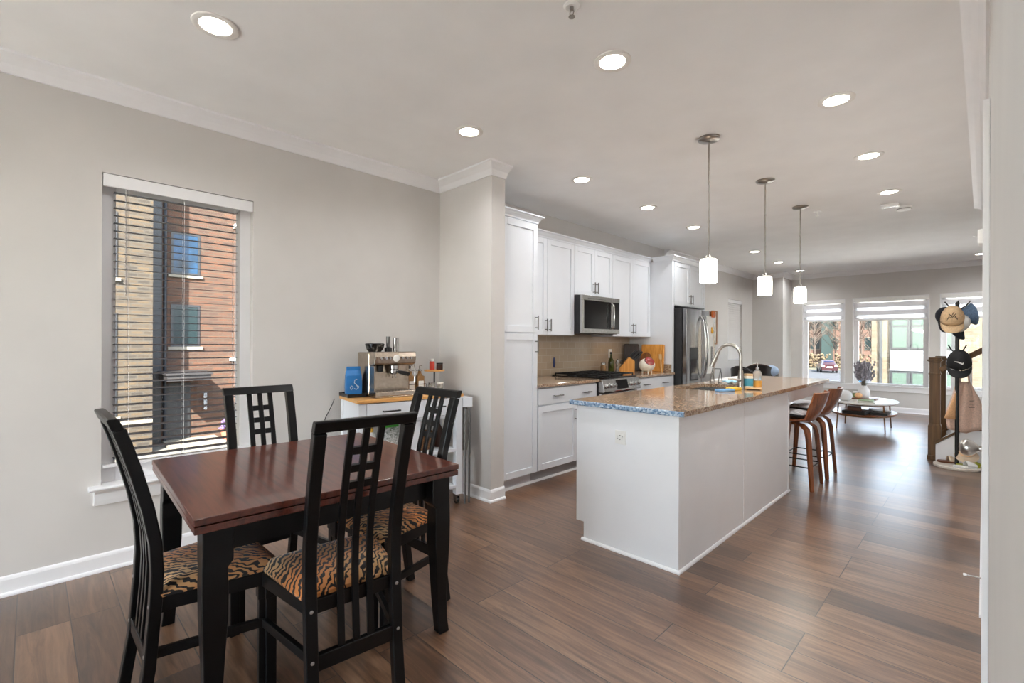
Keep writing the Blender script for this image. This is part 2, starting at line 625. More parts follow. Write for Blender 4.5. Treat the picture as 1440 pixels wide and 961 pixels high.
def granite(name, stops, rough=0.08, scale=120):
    mt, n, b = nodes_of(name)
    L = n.links.new
    v = tex_coord(n)
    vo = n.nodes.new('ShaderNodeTexVoronoi')
    vo.inputs['Scale'].default_value = scale
    L(v, vo.inputs['Vector'])
    n1 = n.nodes.new('ShaderNodeTexNoise')
    n1.inputs['Scale'].default_value = scale * 0.35
    n1.inputs['Detail'].default_value = 6
    n1.inputs['Roughness'].default_value = 0.7
    L(v, n1.inputs['Vector'])
    n3 = n.nodes.new('ShaderNodeTexNoise')
    n3.inputs['Scale'].default_value = 5
    L(v, n3.inputs['Vector'])
    sp = n.nodes.new('ShaderNodeSeparateXYZ')
    L(vo.outputs['Color'], sp.inputs[0])
    a = n.nodes.new('ShaderNodeMath')
    a.operation = 'MULTIPLY_ADD'
    a.inputs[1].default_value = 0.45
    L(sp.outputs[0], a.inputs[0])
    a2 = n.nodes.new('ShaderNodeMath')
    a2.operation = 'MULTIPLY_ADD'
    a2.inputs[1].default_value = 0.45
    L(n1.outputs['Fac'], a2.inputs[0])
    a3 = n.nodes.new('ShaderNodeMath')
    a3.operation = 'MULTIPLY'
    a3.inputs[1].default_value = 0.18
    L(n3.outputs['Fac'], a3.inputs[0])
    L(a3.outputs[0], a2.inputs[2])
    L(a2.outputs[0], a.inputs[2])
    r = ramp(n, stops, a.outputs[0])
    L(r.outputs[0], b.inputs['Base Color'])
    b.inputs['Roughness'].default_value = rough
    b.inputs['Specular IOR Level'].default_value = 0.6
granite('granite_brown', [(0.25, (58, 46, 42)), (0.38, (128, 100, 78)), (0.55, (160, 132, 108)), (0.75, (196, 176, 152))])
granite('granite_sky_tint', [(0.28, (66, 88, 120)), (0.42, (108, 138, 172)), (0.58, (150, 176, 202)), (0.75, (196, 212, 226))], 0.2, 90)  # blue sky reflection put into the colour of the island's near edge

def tiger(name):
    mt, n, b = nodes_of(name)
    L = n.links.new
    v = tex_coord(n, (1, 0.55, 1), (0, 0, 0.95))
    wv = n.nodes.new('ShaderNodeTexWave')
    wv.wave_type = 'BANDS'
    wv.bands_direction = 'X'
    wv.inputs['Scale'].default_value = 21.0
    wv.inputs['Distortion'].default_value = 11.0
    wv.inputs['Detail'].default_value = 2.0
    wv.inputs['Detail Scale'].default_value = 1.1
    wv.inputs['Detail Roughness'].default_value = 0.6
    L(v, wv.inputs['Vector'])
    nz = n.nodes.new('ShaderNodeTexNoise')
    nz.inputs['Scale'].default_value = 4.5
    L(v, nz.inputs['Vector'])
    base = ramp(n, [(0.3, (206, 172, 124)), (0.62, (202, 124, 58))], nz.outputs['Fac'])
    msk = ramp(n, [(0.36, (0, 0, 0)), (0.46, (255, 255, 255))], wv.outputs['Fac'])
    mx = n.nodes.new('ShaderNodeMixRGB')
    mx.inputs[1].default_value = lin((22, 16, 14))
    L(msk.outputs[0], mx.inputs[0])
    L(base.outputs[0], mx.inputs[2])
    L(mx.outputs[0], b.inputs['Base Color'])
    b.inputs['Roughness'].default_value = 0.9
    b.inputs['Sheen Weight'].default_value = 0.2
tiger('tiger_fabric')

def zebra_shade(name, period=0.15):
    """Alternating opaque and sheer bands of a roller shade."""
    mt, n, b = nodes_of(name)
    L = n.links.new
    n.nodes.remove(b)
    out = n.nodes['Material Output']
    tc = n.nodes.new('ShaderNodeTexCoord')
    sp = n.nodes.new('ShaderNodeSeparateXYZ')
    L(tc.outputs['Object'], sp.inputs[0])
    mo = n.nodes.new('ShaderNodeMath')
    mo.operation = 'PINGPONG'
    mo.inputs[1].default_value = period / 2
    L(sp.outputs['Z'], mo.inputs[0])
    mr = n.nodes.new('ShaderNodeMapRange')
    mr.inputs['From Min'].default_value = period * 0.27
    mr.inputs['From Max'].default_value = period * 0.33
    L(mo.outputs[0], mr.inputs[0])
    df = n.nodes.new('ShaderNodeBsdfDiffuse')
    df.inputs[0].default_value = lin((238, 238, 240))
    tl = n.nodes.new('ShaderNodeBsdfTranslucent')
    tl.inputs[0].default_value = lin((240, 240, 242))
    op = n.nodes.new('ShaderNodeMixShader')
    op.inputs[0].default_value = 0.2
    L(df.outputs[0], op.inputs[1])
    L(tl.outputs[0], op.inputs[2])
    tr = n.nodes.new('ShaderNodeBsdfTransparent')
    tl2 = n.nodes.new('ShaderNodeBsdfTranslucent')
    tl2.inputs[0].default_value = lin((252, 252, 252))
    sh = n.nodes.new('ShaderNodeMixShader')
    sh.inputs[0].default_value = 0.6
    L(tr.outputs[0], sh.inputs[1])
    L(tl2.outputs[0], sh.inputs[2])
    mx = n.nodes.new('ShaderNodeMixShader')
    L(mr.outputs[0], mx.inputs[0])
    L(op.outputs[0], mx.inputs[1])
    L(sh.outputs[0], mx.inputs[2])
    L(mx.outputs[0], out.inputs[0])
zebra_shade('shade_fabric')

def translucent(name, col, tr=0.4):
    mt, n, b = nodes_of(name)
    L = n.links.new
    n.nodes.remove(b)
    out = n.nodes['Material Output']
    df = n.nodes.new('ShaderNodeBsdfDiffuse')
    df.inputs[0].default_value = lin(col)
    tl = n.nodes.new('ShaderNodeBsdfTranslucent')
    tl.inputs[0].default_value = lin(col)
    mx = n.nodes.new('ShaderNodeMixShader')
    mx.inputs[0].default_value = tr
    L(df.outputs[0], mx.inputs[1])
    L(tl.outputs[0], mx.inputs[2])
    L(mx.outputs[0], out.inputs[0])
translucent('slat_glow', (244, 244, 244), 0.45)
M('slat_backlit', (74, 78, 88), 0.5, var=0.05)  # white slats seen against daylight, their darkness put into the colour
# ------------------------------------------------------------------ the room
XL, XR, YB, YR, HC = -3.53, 0.015, -3.4, 11.5, 2.743
XE = 2.4                                                  # far side of the stair bay

def sweep(path, prof, name, mat):
    """A moulding along a polyline of wall points (room on the right hand), mitred at the corners."""
    P = [Vector((p[0], p[1])) for p in path]
    rings = []
    for i, p in enumerate(P):
        ns = []
        for a, b in ((i - 1, i), (i, i + 1)):
            if a >= 0 and b < len(P):
                d = (P[b] - P[a]).normalized()
                ns.append(Vector((d.y, -d.x)))
        off = ns[0] if len(ns) == 1 else (ns[0] + ns[1]) / (1 + ns[0].dot(ns[1]))
        rings.append([(p.x + off.x * d, p.y + off.y * d, z) for d, z in prof])
    o = MB().rings(rings).build(name, mat)
    return struct(o)

def wall_y(name, x0, x1, y0, y1, holes, mat='wall_paint', zt=HC):
    """A wall running along y with openings (ya, yb, za, zb)."""
    mb = MB()
    y = y0
    for ya, yb, za, zb in sorted(holes):
        mb.box(x0, x1, y, ya, 0, zt)
        if za > 0:
            mb.box(x0, x1, ya, yb, 0, za)
        mb.box(x0, x1, ya, yb, zb, zt)
        y = yb
    mb.box(x0, x1, y, y1, 0, zt)
    return struct(mb.build(name, mat))

def wall_x(name, y0, y1, x0, x1, holes, mat='wall_paint', zt=HC):
    mb = MB()
    x = x0
    for xa, xb, za, zb in sorted(holes):
        mb.box(x, xa, y0, y1, 0, zt)
        if za > 0:
            mb.box(xa, xb, y0, y1, 0, za)
        mb.box(xa, xb, y0, y1, zb, zt)
        x = xb
    mb.box(x, x1, y0, y1, 0, zt)
    return struct(mb.build(name, mat))

struct(MB().box(XL - 0.2, XE + 0.2, YB - 0.2, YR + 0.2, -0.15, 0).build('floor', 'floor_planks'))
struct(MB().box(XL - 0.2, XE + 0.2, YB - 0.2, YR + 0.2, HC, HC + 0.15).build('ceiling', 'ceiling_paint'))
W1 = (0.28, 1.062, 0.482, 2.25)
W5 = (9.54, 10.28, 0.95, 2.16)
wall_y('wall_left', XL - 0.2, XL, YB, YR, [W1, W5])
wall_x('wall_partition', 2.625, 2.775, XL, -2.835, [])
wall_x('wall_corner', 10.9, YR, XL, -2.937, [])
RW = [(-2.73, -1.976, 0.50, 2.19), (-1.852, -0.70, 0.50, 2.198), (-0.557, 0.20, 0.50, 2.205)]
wall_x('wall_rear', YR, YR + 0.2, XL - 0.2, XE + 0.2, RW)
wall_x('wall_back', YB - 0.2, YB, XL - 0.2, 0.135, [(-3.45, -0.05, 0.0, 2.5)])
wall_y('wall_right', XR, 0.135, YB, 6.9, [(2.34, 3.10, 0.0, 2.06)])
wall_x('wall_return', 6.78, 6.9, 0.135, XE, [])
wall_y('wall_stair', XE, XE + 0.2, 6.78, YR, [(8.3, 11.2, 0.4, 2.3)])

CROWN = [(0, HC - 0.09), (0.012, HC - 0.09), (0.02, HC - 0.074), (0.034, HC - 0.05), (0.06, HC - 0.03), (0.078, HC - 0.02), (0.09, HC - 0.014), (0.09, HC), (0, HC)]
BASE = [(0, 0), (0.026, 0), (0.026, 0.008), (0.022, 0.016), (0.014, 0.02), (0.014, 0.082), (0.010, 0.094), (0.004, 0.10), (0, 0.10)]
sweep([(XL, YB), (XL, 2.625), (-2.835, 2.625), (-2.835, 2.775)], CROWN, 'trim_1', 'trim_white')
sweep([(XL, 6.93), (XL, 10.9), (-2.937, 10.9), (-2.937, YR), (XE, YR)], CROWN, 'trim_2', 'trim_white')
sweep([(XE, 6.9), (XR, 6.9), (XR, YB)], CROWN, 'trim_3', 'trim_white')
sweep([(XL, YB), (XL, 2.625), (-2.835, 2.625), (-2.835, 2.775)], BASE, 'baseboard_left', 'trim_white')
sweep([(XL, 6.95), (XL, 10.9), (-2.937, 10.9), (-2.937, YR), (XE, YR)], BASE, 'baseboard_rear', 'trim_white')
sweep([(XR, 6.9), (XR, 3.17)], BASE, 'baseboard_right', 'trim_white')
sweep([(XR, 2.27), (XR, YB)], BASE, 'baseboard_near', 'trim_white')

# door in the right wall, seen edge-on
dr = MB().box(0.03, 0.066, 2.345, 3.095, 0.008, 2.055).build('door_1', 'trim_white', bevel=0.002)
struct(dr)
mb = MB()
mb.box(-0.003, XR, 2.272, 2.342, 0, 2.13).box(-0.003, XR, 3.098, 3.168, 0, 2.13).box(-0.003, XR, 2.342, 3.098, 2.058, 2.13)
struct(mb.build('trim_door', 'trim_white', bevel=0.003))
kx = Matrix.Translation((0.030, 2.42, 0.92)) @ Matrix.Rotation(-PI / 2, 4, 'Y')
mb = MB().lathe([(0.032, 0), (0.032, 0.006), (0.026, 0.010), (0.011, 0.012), (0.010, 0.040), (0.016, 0.046), (0.026, 0.056), (0.029, 0.070), (0.026, 0.084), (0.016, 0.092), (0.0, 0.094)], mx=kx)
mb.build('door_knob', 'nickel', dr, smooth=True)

# ------------------------------------------------------------------ windows
def window_in_left(name, hole, fw, glass_x=-3.66, fb=None):
    ya, yb, za, zb = hole
    fb = fb or fw
    mb = MB()
    x0, x1 = XL - 0.15, XL - 0.055
    mb.box(x0, x1, ya, ya + fw, za, zb).box(x0, x1, yb - fw, yb, za, zb)
    mb.box(x0, x1, ya + fw, yb - fw, za, za + fb).box(x0, x1, ya + fw, yb - fw, zb - fw, zb)
    o = struct(mb.build(name, 'trim_white', bevel=0.003))
    MB().box(XL - 0.136, XL - 0.13, ya + fw - 0.004, yb - fw + 0.004, za + fb - 0.004, zb - fw + 0.004).build('window_pane', 'window_glass', o)
    return o

w1 = window_in_left('window_1', W1, 0.066, fb=0.088)
MB().prism([(XL - 0.17, 0.463), (XL + 0.055, 0.463), (XL + 0.062, 0.470), (XL + 0.062, 0.478), (XL + 0.055, 0.484), (XL - 0.17, 0.484)], 0.225, 1.117, 'y').build('window_sill', 'trim_white', w1, bevel=0.002)
MB().prism([(XL, 0.375), (XL + 0.014, 0.375), (XL + 0.018, 0.40), (XL + 0.02, 0.44), (XL + 0.035, 0.455), (XL + 0.035, 0.463), (XL, 0.463)], 0.25, 1.092, 'y').build('window_apron', 'trim_white', w1)
window_in_left('window_5', W5, 0.05)

def window_in_rear(name, hole, fw):
    xa, xb, za, zb = hole
    y0, y1 = YR + 0.06, YR + 0.13
    mb = MB()
    mb.box(xa, xa + fw, y0, y1, za, zb).box(xb - fw, xb, y0, y1, za, zb)
    mb.box(xa + fw, xb - fw, y0, y1, za, za + 0.03).box(xa + fw, xb - fw, y0, y1, zb - fw, zb)
    # white lining of the opening
    mb.box(xa, xa + 0.012, YR - 0.004, y0, za, zb).box(xb - 0.012, xb, YR - 0.004, y0, za, zb).box(xa, xb, YR - 0.004, y0, zb - 0.012, zb)
    o = struct(mb.build(name, 'trim_white', bevel=0.002))
    MB().box(xa + fw - 0.004, xb - fw + 0.004, YR + 0.092, YR + 0.098, za + 0.026, zb - fw + 0.004).build('window_pane', 'window_glass', o)
    return o
window_in_rear('window_2', RW[0], 0.088)
window_in_rear('window_3', RW[1], 0.088)
window_in_rear('window_4', RW[2], 0.088)
mb = MB()
mb.prism([(YR + 0.06, 0.500), (YR - 0.05, 0.500), (YR - 0.05, 0.475), (YR, 0.475), (YR, 0.49), (YR + 0.06, 0.49)], -2.80, 0.27, 'x')
struct(mb.build('trim_sill', 'trim_white', bevel=0.003))
struct(MB().box(-2.76, 0.23, YR - 0.02, YR, 0.385, 0.475).build('trim_apron', 'trim_white', bevel=0.003))

mb = MB()
for ya, yb in ((8.3, 8.37), (9.71, 9.79), (11.13, 11.2)):
    mb.box(XE + 0.08, XE + 0.15, ya, yb, 0.4, 2.3)
for ya, yb in ((8.37, 9.71), (9.79, 11.13)):
    mb.box(XE + 0.08, XE + 0.15, ya, yb, 0.4, 0.46).box(XE + 0.08, XE + 0.15, ya, yb, 2.24, 2.3)
w7 = struct(mb.build('fill_window', 'trim_white', bevel=0.003))  # unseen window added in the stair wall to light the living room
MB().box(XE + 0.11, XE + 0.116, 8.36, 11.14, 0.45, 2.25).build('window_pane', 'window_glass', w7)  # pane of the unseen added window

# unseen glazed doors behind the camera, made full width for fill light
mb = MB()
for xa, xb in ((-3.45, -3.39), (-1.78, -1.72), (-0.11, -0.05)):
    mb.box(xa, xb, YB - 0.14, YB - 0.06, 0, 2.5)
mb.box(-3.39, -0.11, YB - 0.14, YB - 0.06, 2.44, 2.5).box(-3.39, -0.11, YB - 0.14, YB - 0.06, 0, 0.06)
w6 = struct(mb.build('unseen_wide_doors', 'trim_white', bevel=0.003))
MB().box(-3.395, -0.105, YB - 0.103, YB - 0.097, 0.055, 2.445).build('window_pane', 'window_glass', w6)

struct(MB().box(-7.5, 3.5, -10.0, YB - 0.205, -0.25, -0.05).build('bounce_deck', 'bounce_pale'))  # unseen pale deck added to bounce sunlight up to the ceiling

struct(MB().box(XL - 1.5, XL - 0.205, -1.2, 2.6, 2.62, 2.74).build('sky_block_slab', 'concrete'))  # unseen overhang added to keep sky light off the blind slats
# ------------------------------------------------------------------ blinds and shades
t = thing('venetian_blind', 'venetian blind with white valance and open slats coloured dark as backlit, in the dining window', 'blind', (XL - 0.035, 0.671, 0.49))
MB().box(XL - 0.003, XL + 0.012, 0.284, 1.056, 2.172, 2.243).box(XL - 0.053, XL - 0.003, 0.287, 1.053, 2.20, 2.243).build('valance', 'slat_white', t, bevel=0.003)
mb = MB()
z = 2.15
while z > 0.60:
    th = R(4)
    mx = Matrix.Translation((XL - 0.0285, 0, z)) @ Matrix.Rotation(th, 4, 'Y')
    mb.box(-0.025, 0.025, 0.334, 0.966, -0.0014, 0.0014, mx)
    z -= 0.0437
plabel(mb.build('slats', 'slat_backlit', t), 'white slats with backlit darkness in their colour')
MB().box(XL - 0.053, XL - 0.004, 0.287, 1.053, 0.575, 0.592).build('bottom_rail', 'slat_white', t, bevel=0.002)
mb = MB()
for y in (0.40, 0.67, 0.95):
    for x in (XL - 0.0535, XL - 0.0025):
        mb.tube([(x, y, 2.2), (x, y, 0.59)], 0.0009, 5)
mb.build('ladder_cords', 'slat_white', t)
MB().tube([(XL + 0.005, 0.386, 2.17), (XL + 0.005, 0.386, 1.56)], 0.0045, 8).build('tilt_wand', 'clear_plastic', t)
mb = MB().tube([(XL + 0.003, 0.41, 0.60), (XL + 0.003, 0.41, 0.56)], 0.001, 5).lathe([(0.002, 0), (0.005, 0.004), (0.004, 0.018), (0.001, 0.022)], (XL + 0.003, 0.41, 0.54), 8)
mb.build('cord_tassel', 'slat_white', t)

t = thing('venetian_blind', 'closed white venetian blind in the narrow window beyond the fridge', 'blind', (XL - 0.03, 9.91, 0.97))
MB().box(XL - 0.05, XL - 0.004, 9.545, 10.275, 2.085, 2.155).build('valance', 'slat_white', t, bevel=0.003)
mb = MB()
z = 2.075
while z > 1.0:
    mx = Matrix.Translation((XL - 0.03, 0, z)) @ Matrix.Rotation(R(62), 4, 'Y')
    mb.box(-0.025, 0.025, 9.547, 10.273, -0.0014, 0.0014, mx)
    z -= 0.043
mb.build('slats', 'slat_glow', t)
MB().box(XL - 0.05, XL - 0.01, 9.547, 10.273, 0.965, 0.985).build('bottom_rail', 'slat_white', t)

def zebra(hole, label):
    xa, xb, za, zb = hole
    t = thing('zebra_shade', label, 'window shade', ((xa + xb) / 2, YR + 0.03, 1.745), group='striped roller shades')
    MB().box(xa + 0.014, xb - 0.014, YR - 0.002, YR + 0.055, zb - 0.085, zb - 0.013).build('cassette', 'white_plastic', t, bevel=0.006)
    MB().box(xa + 0.03, xb - 0.03, YR + 0.026, YR + 0.0275, 1.765, zb - 0.08).build('shade_fabric', 'shade_fabric', t)
    MB().box(xa + 0.026, xb - 0.026, YR + 0.018, YR + 0.036, 1.745, 1.768).build('bottom_bar', 'white_plastic', t, bevel=0.005)
zebra(RW[0], 'white striped roller shade on the narrow left rear window above the island end')
zebra(RW[1], 'white striped roller shade on the wide middle rear window')
zebra(RW[2], 'white striped roller shade on the right rear window behind the hats')

# ------------------------------------------------------------------ ceiling lights
def light_at(name, loc, power, size, spread=150):
    ld = bpy.data.lights.new(name, 'AREA')
    ld.shape = 'DISK'
    ld.size = size
    ld.energy = power
    ld.spread = R(spread)
    ld.color = (0.95, 0.975, 1.0)
    o = bpy.data.objects.new(name, ld)
    COL.objects.link(o)
    o.location = loc
    return o
cans = [(-2.50, 0.59, 'recessed ceiling light over the dining table, nearest the window'),
        (-1.357, 2.095, 'recessed ceiling light high in front of the first pendant, by the sprinkler'),
        (-2.51, 2.11, 'recessed ceiling light nearest the partition corner with the crown moulding'),
        (-2.535, 3.43, 'recessed ceiling light over the kitchen aisle in front of the tall pantry'),
        (-2.55, 4.63, 'recessed ceiling light over the kitchen aisle in front of the microwave'),
        (-2.575, 5.82, 'recessed ceiling light left of the first pendant rod'),
        (-2.57, 8.03, 'recessed ceiling light between the first and second pendant rods'),
        (-2.60, 9.37, 'recessed ceiling light just right of the second pendant rod'),
        (-2.60, 10.77, 'recessed ceiling light seen right at the third pendant rod'),
        (-0.623, 3.35, 'largest recessed ceiling light right of the pendants'),
        (-0.63, 4.525, 'recessed ceiling light at right, second of the row right of the pendants'),
        (-0.64, 5.735, 'recessed ceiling light beside the smoke detector'),
        (-0.03, 10.70, 'farthest recessed ceiling light, cut by the right wall edge')]
proto = None
for x, y, lab in cans:
    if proto is None:
        proto = thing('recessed_light', lab, 'ceiling light', (x, y, HC), group='recessed ceiling lights')
        MB().lathe([(0.095, 0.0), (0.094, -0.006), (0.088, -0.009), (0.066, -0.006), (0.064, 0.0)], seg=40).build('trim_ring', 'lamp_trim', proto, smooth=True, local=True)
        MB().lathe([(0.065, -0.003), (0.06, -0.0045), (0.0, -0.0055)], seg=32).build('lens', 'can_glow', proto, local=True)
    else:
        dup(proto, (x, y, HC), 0, lab)
    light_at('can_lamp', (x, y, HC - 0.012), CAN_POWER, 0.12)

pend = None
for y, lab in ((3.36, 'pendant lamp nearest the camera, white glass cylinder over the island'),
               (4.58, 'middle pendant lamp of the three over the island'),
               (5.72, 'farthest pendant lamp of the three, over the island end')):
    if pend is None:
        pend = thing('pendant_lamp', lab, 'pendant lamp', (-1.38, y, HC), group='pendant lamps over the island')
        mbc = MB().lathe([(0.0, 0), (0.075, 0), (0.076, -0.008), (0.070, -0.016), (0.04, -0.024), (0.012, -0.028), (0.0, -0.03)], seg=36)
        mbc.build('canopy', 'nickel', pend, smooth=True, local=True)
        mbc = MB().tube([(0, 0, -0.02), (0, 0, -0.83)], 0.0055, 10).lathe([(0.0075, -0.30), (0.0075, -0.318)], seg=10).lathe([(0.0075, -0.58), (0.0075, -0.598)], seg=10)
        mbc.build('rod', 'nickel', pend, smooth=True, local=True)
        MB().lathe([(0.0, -0.822), (0.014, -0.824), (0.022, -0.838), (0.024, -0.852), (0.0, -0.854)], seg=20).build('socket_cap', 'nickel', pend, smooth=True, local=True)
        MB().lathe([(0.02, -0.852), (0.050, -0.854), (0.056, -0.862), (0.058, -0.90), (0.0575, -1.015), (0.053, -1.018), (0.051, -1.01), (0.051, -0.864), (0.02, -0.858)], seg=36).build('glass_shade', 'pendant_glow', pend, smooth=True, local=True)
    else:
        dup(pend, (-1.38, y, HC), 0, lab)
    ld = bpy.data.lights.new('pendant_bulb', 'POINT')
    ld.energy = PENDANT_POWER
    ld.shadow_soft_size = 0.05
    ld.color = (1.0, 0.97, 0.92)
    lo = bpy.data.objects.new('pendant_bulb', ld)
    COL.objects.link(lo)
    lo.location = (-1.38, y, HC - 1.06)

t = thing('fire_sprinkler', 'small white fire sprinkler head at the top edge of the picture', 'sprinkler', (-1.258, 1.627, HC))
MB().lathe([(0.0, 0), (0.036, 0), (0.036, -0.004), (0.026, -0.010), (0.018, -0.006), (0.0, -0.006)]).build('escutcheon', 'white_plastic', t, smooth=True, local=True)
mb = MB().lathe([(0.008, -0.005), (0.008, -0.02), (0.0, -0.021)], seg=12).lathe([(0.0, -0.046), (0.014, -0.047), (0.014, -0.049), (0.0, -0.05)], seg=16)
for s in (-1, 1):
    mb.tube([(s * 0.007, 0, -0.018), (s * 0.011, 0, -0.030), (s * 0.004, 0, -0.046)], 0.002, 6)
mb.build('spray_head', 'nickel', t, local=True)
t = thing('fire_sprinkler', 'fire sprinkler head on the ceiling just right of the third pendant', 'sprinkler', (-1.30, 6.066, HC))
MB().lathe([(0.0, 0), (0.038, 0), (0.038, -0.004), (0.0, -0.006)]).build('escutcheon', 'white_plastic', t, smooth=True, local=True)
MB().lathe([(0.008, -0.005), (0.008, -0.03), (0.014, -0.046), (0.014, -0.049), (0.0, -0.05)], seg=12).build('spray_head', 'white_plastic', t, local=True)
t = thing('smoke_detector', 'white round smoke detector on the ceiling at right', 'smoke detector', (-0.60, 6.47, HC))
MB().lathe([(0.0, 0), (0.068, 0), (0.068, -0.012), (0.058, -0.034), (0.03, -0.042), (0.0, -0.042)]).build('housing', 'white_plastic', t, smooth=True, local=True)
MB().lathe([(0.0635, -0.0225), (0.0645, -0.0235), (0.0645, -0.0265), (0.061, -0.0285)]).build('vent_slot', 'outlet_slot', t, local=True)
t = thing('ceiling_sensor', 'white rectangular box on the ceiling next to the smoke detector', 'sensor', (-0.69, 6.26, HC))
MB().box(-0.075, 0.075, -0.05, 0.05, -0.03, 0).build('housing', 'white_plastic', t, bevel=0.006, local=True)
MB().box(-0.06, 0.06, -0.012, 0.012, -0.034, -0.0301).build('lens_strip', 'clear_plastic', t, local=True)
t = thing('alarm_horn', 'white alarm box high on the right wall edge', 'alarm', (XR, 4.62, 2.0))
MB().box(XR - 0.045, XR - 0.001, 4.56, 4.68, 1.985, 2.085).build('housing', 'white_plastic', t, bevel=0.008)
MB().tube([(XR - 0.045, 4.6, 2.035), (XR - 0.068, 4.57, 2.04)], 0.004, 8).build('strobe_arm', 'white_plastic', t)
t = thing('door_stop', 'thin spring door stop sticking out of the right baseboard', 'door stop', (XR, 3.5, 0.08))
mb = MB()
mb.tube([(XR - 0.014, 3.5, 0.075), (XR - 0.075, 3.5, 0.072)], 0.004, 8)
mb.build('spring', 'nickel', t)
MB().lathe([(0.0, 0), (0.007, 0.001), (0.007, 0.014), (0.0, 0.016)], mx=Matrix.Translation((XR - 0.074, 3.5, 0.072)) @ Matrix.Rotation(-PI / 2, 4, 'Y'), seg=12).build('rubber_tip', 'white_plastic', t)
# ------------------------------------------------------------------ kitchen cabinets
def shaker(mb, y0, y1, z0, z1, xf, rail=0.057):
    """A framed door facing +x with its face at xf."""
    xb = xf - 0.02
    mb.box(xb, xf, y0, y0 + rail, z0, z1).box(xb, xf, y1 - rail, y1, z0, z1)
    mb.box(xb, xf, y0 + rail, y1 - rail, z0, z0 + rail).box(xb, xf, y0 + rail, y1 - rail, z1 - rail, z1)
    mb.box(xb, xf - 0.009, y0 + rail, y1 - rail, z0 + rail, z1 - rail)
    return mb

def pull(parent, y, z, xf, vertical=True, L=0.128):
    mb = MB()
    h = L / 2
    xo = xf + 0.032
    if vertical:
        mb.tube([(xo, y, z - h), (xo, y, z + h)], 0.006, 10)
        ends = [(y, z - h * 0.72), (y, z + h * 0.72)]
    else:
        mb.tube([(xo, y - h, z), (xo, y + h, z)], 0.006, 10)
        ends = [(y - h * 0.72, z), (y + h * 0.72, z)]
    for a, b in ends:
        mb.tube([(xf - 0.0005, a, b), (xo, a, b)], 0.0045, 8)
    return mb.build('handle', 'pull_steel', parent, smooth=True)

def door(parent, y0, y1, z0, z1, xf, hy=None, hz=None, name='door'):
    d = shaker(MB(), y0, y1, z0, z1, xf).build(name, 'cabinet_white', parent, bevel=0.0015)
    if hy is not None:
        pull(d, hy, hz, xf)
    return d

def drawer(parent, y0, y1, z0, z1, xf, hs):
    d = MB().box(xf - 0.02, xf, y0, y1, z0, z1).build('drawer', 'cabinet_white', parent, bevel=0.002)
    for hy in hs:
        pull(d, hy, (z0 + z1) / 2, xf, False)
    return d

def cab_crown(parent, y0, y1, xf, zt, ret_l=False, ret_r=False, xb=XL):
    """Crown of a cabinet: front along y at xf, with returns at its ends."""
    prof = [(0, zt - 0.065), (0.008, zt - 0.065), (0.012, zt - 0.05), (0.02, zt - 0.04), (0.034, zt - 0.02), (0.046, zt - 0.012), (0.05, zt - 0.010), (0.05, zt), (0, zt)]
    path = [(xf, y0), (xf, y1)]
    if ret_r:
        path = path + [(xb, y1)]
    if ret_l:
        path = [(xb, y0)] + path
    P = [Vector(p) for p in path]
    rings = []
    for i, p in enumerate(P):
        ns = []
        for a, b in ((i - 1, i), (i, i + 1)):
            if a >= 0 and b < len(P):
                d = (P[b] - P[a]).normalized()
                ns.append(Vector((d.y, -d.x)))
        off = ns[0] if len(ns) == 1 else (ns[0] + ns[1]) / (1 + ns[0].dot(ns[1]))
        rings.append([(p.x + off.x * d, p.y + off.y * d, z) for d, z in prof])
    return MB().rings(rings).build('crown', 'cabinet_white', parent)

XB, XF = -2.90, -2.88                      # base and tall cabinets: box front, door face
t = thing('pantry_cabinet', 'tall white pantry cabinet with two doors standing beside the partition', 'cabinet', (-3.2, 3.01, 0))
MB().box(XL + 0.004, XB, 2.785, 3.246, 0.114, 2.38).box(XL + 0.004, -2.965, 2.785, 3.246, 0, 0.114).build('body', 'cabinet_white', t, bevel=0.001)
door(t, 2.79, 3.238, 1.385, 2.365, XF, 3.212, 1.475)
door(t, 2.79, 3.238, 0.12, 1.375, XF, 3.212, 1.26)
cab_crown(t, 2.785, 3.246, XB + 0.004, 2.44, ret_r=True, xb=-3.16)

XU = -3.205                                # upper door face
def upper(y0, y1, z0, ysplit, label, hz, ret_r=False):
    t = thing('wall_cabinet', label, 'cabinet', (-3.37, (y0 + y1) / 2, z0), group='white wall cabinets')
    MB().box(XL + 0.004, XU - 0.02, y0, y1, z0, 2.385).build('body', 'cabinet_white', t, bevel=0.001)
    door(t, y0 + 0.004, ysplit - 0.0015, z0 + 0.004, 2.37, XU, ysplit - 0.03, hz)
    door(t, ysplit + 0.0015, y1 - 0.004, z0 + 0.004, 2.37, XU, ysplit + 0.03, hz)
    cab_crown(t, y0, y1, XU - 0.016, 2.44)
    return t
upper(3.247, 4.214, 1.372, 3.752, 'white wall cabinet between the pantry and the microwave', 1.475)
upper(4.215, 4.974, 1.826, 4.595, 'short white wall cabinet directly above the microwave', 1.925)
upper(4.975, 5.90, 1.372, 5.44, 'white wall cabinet between the microwave and the fridge', 1.475)

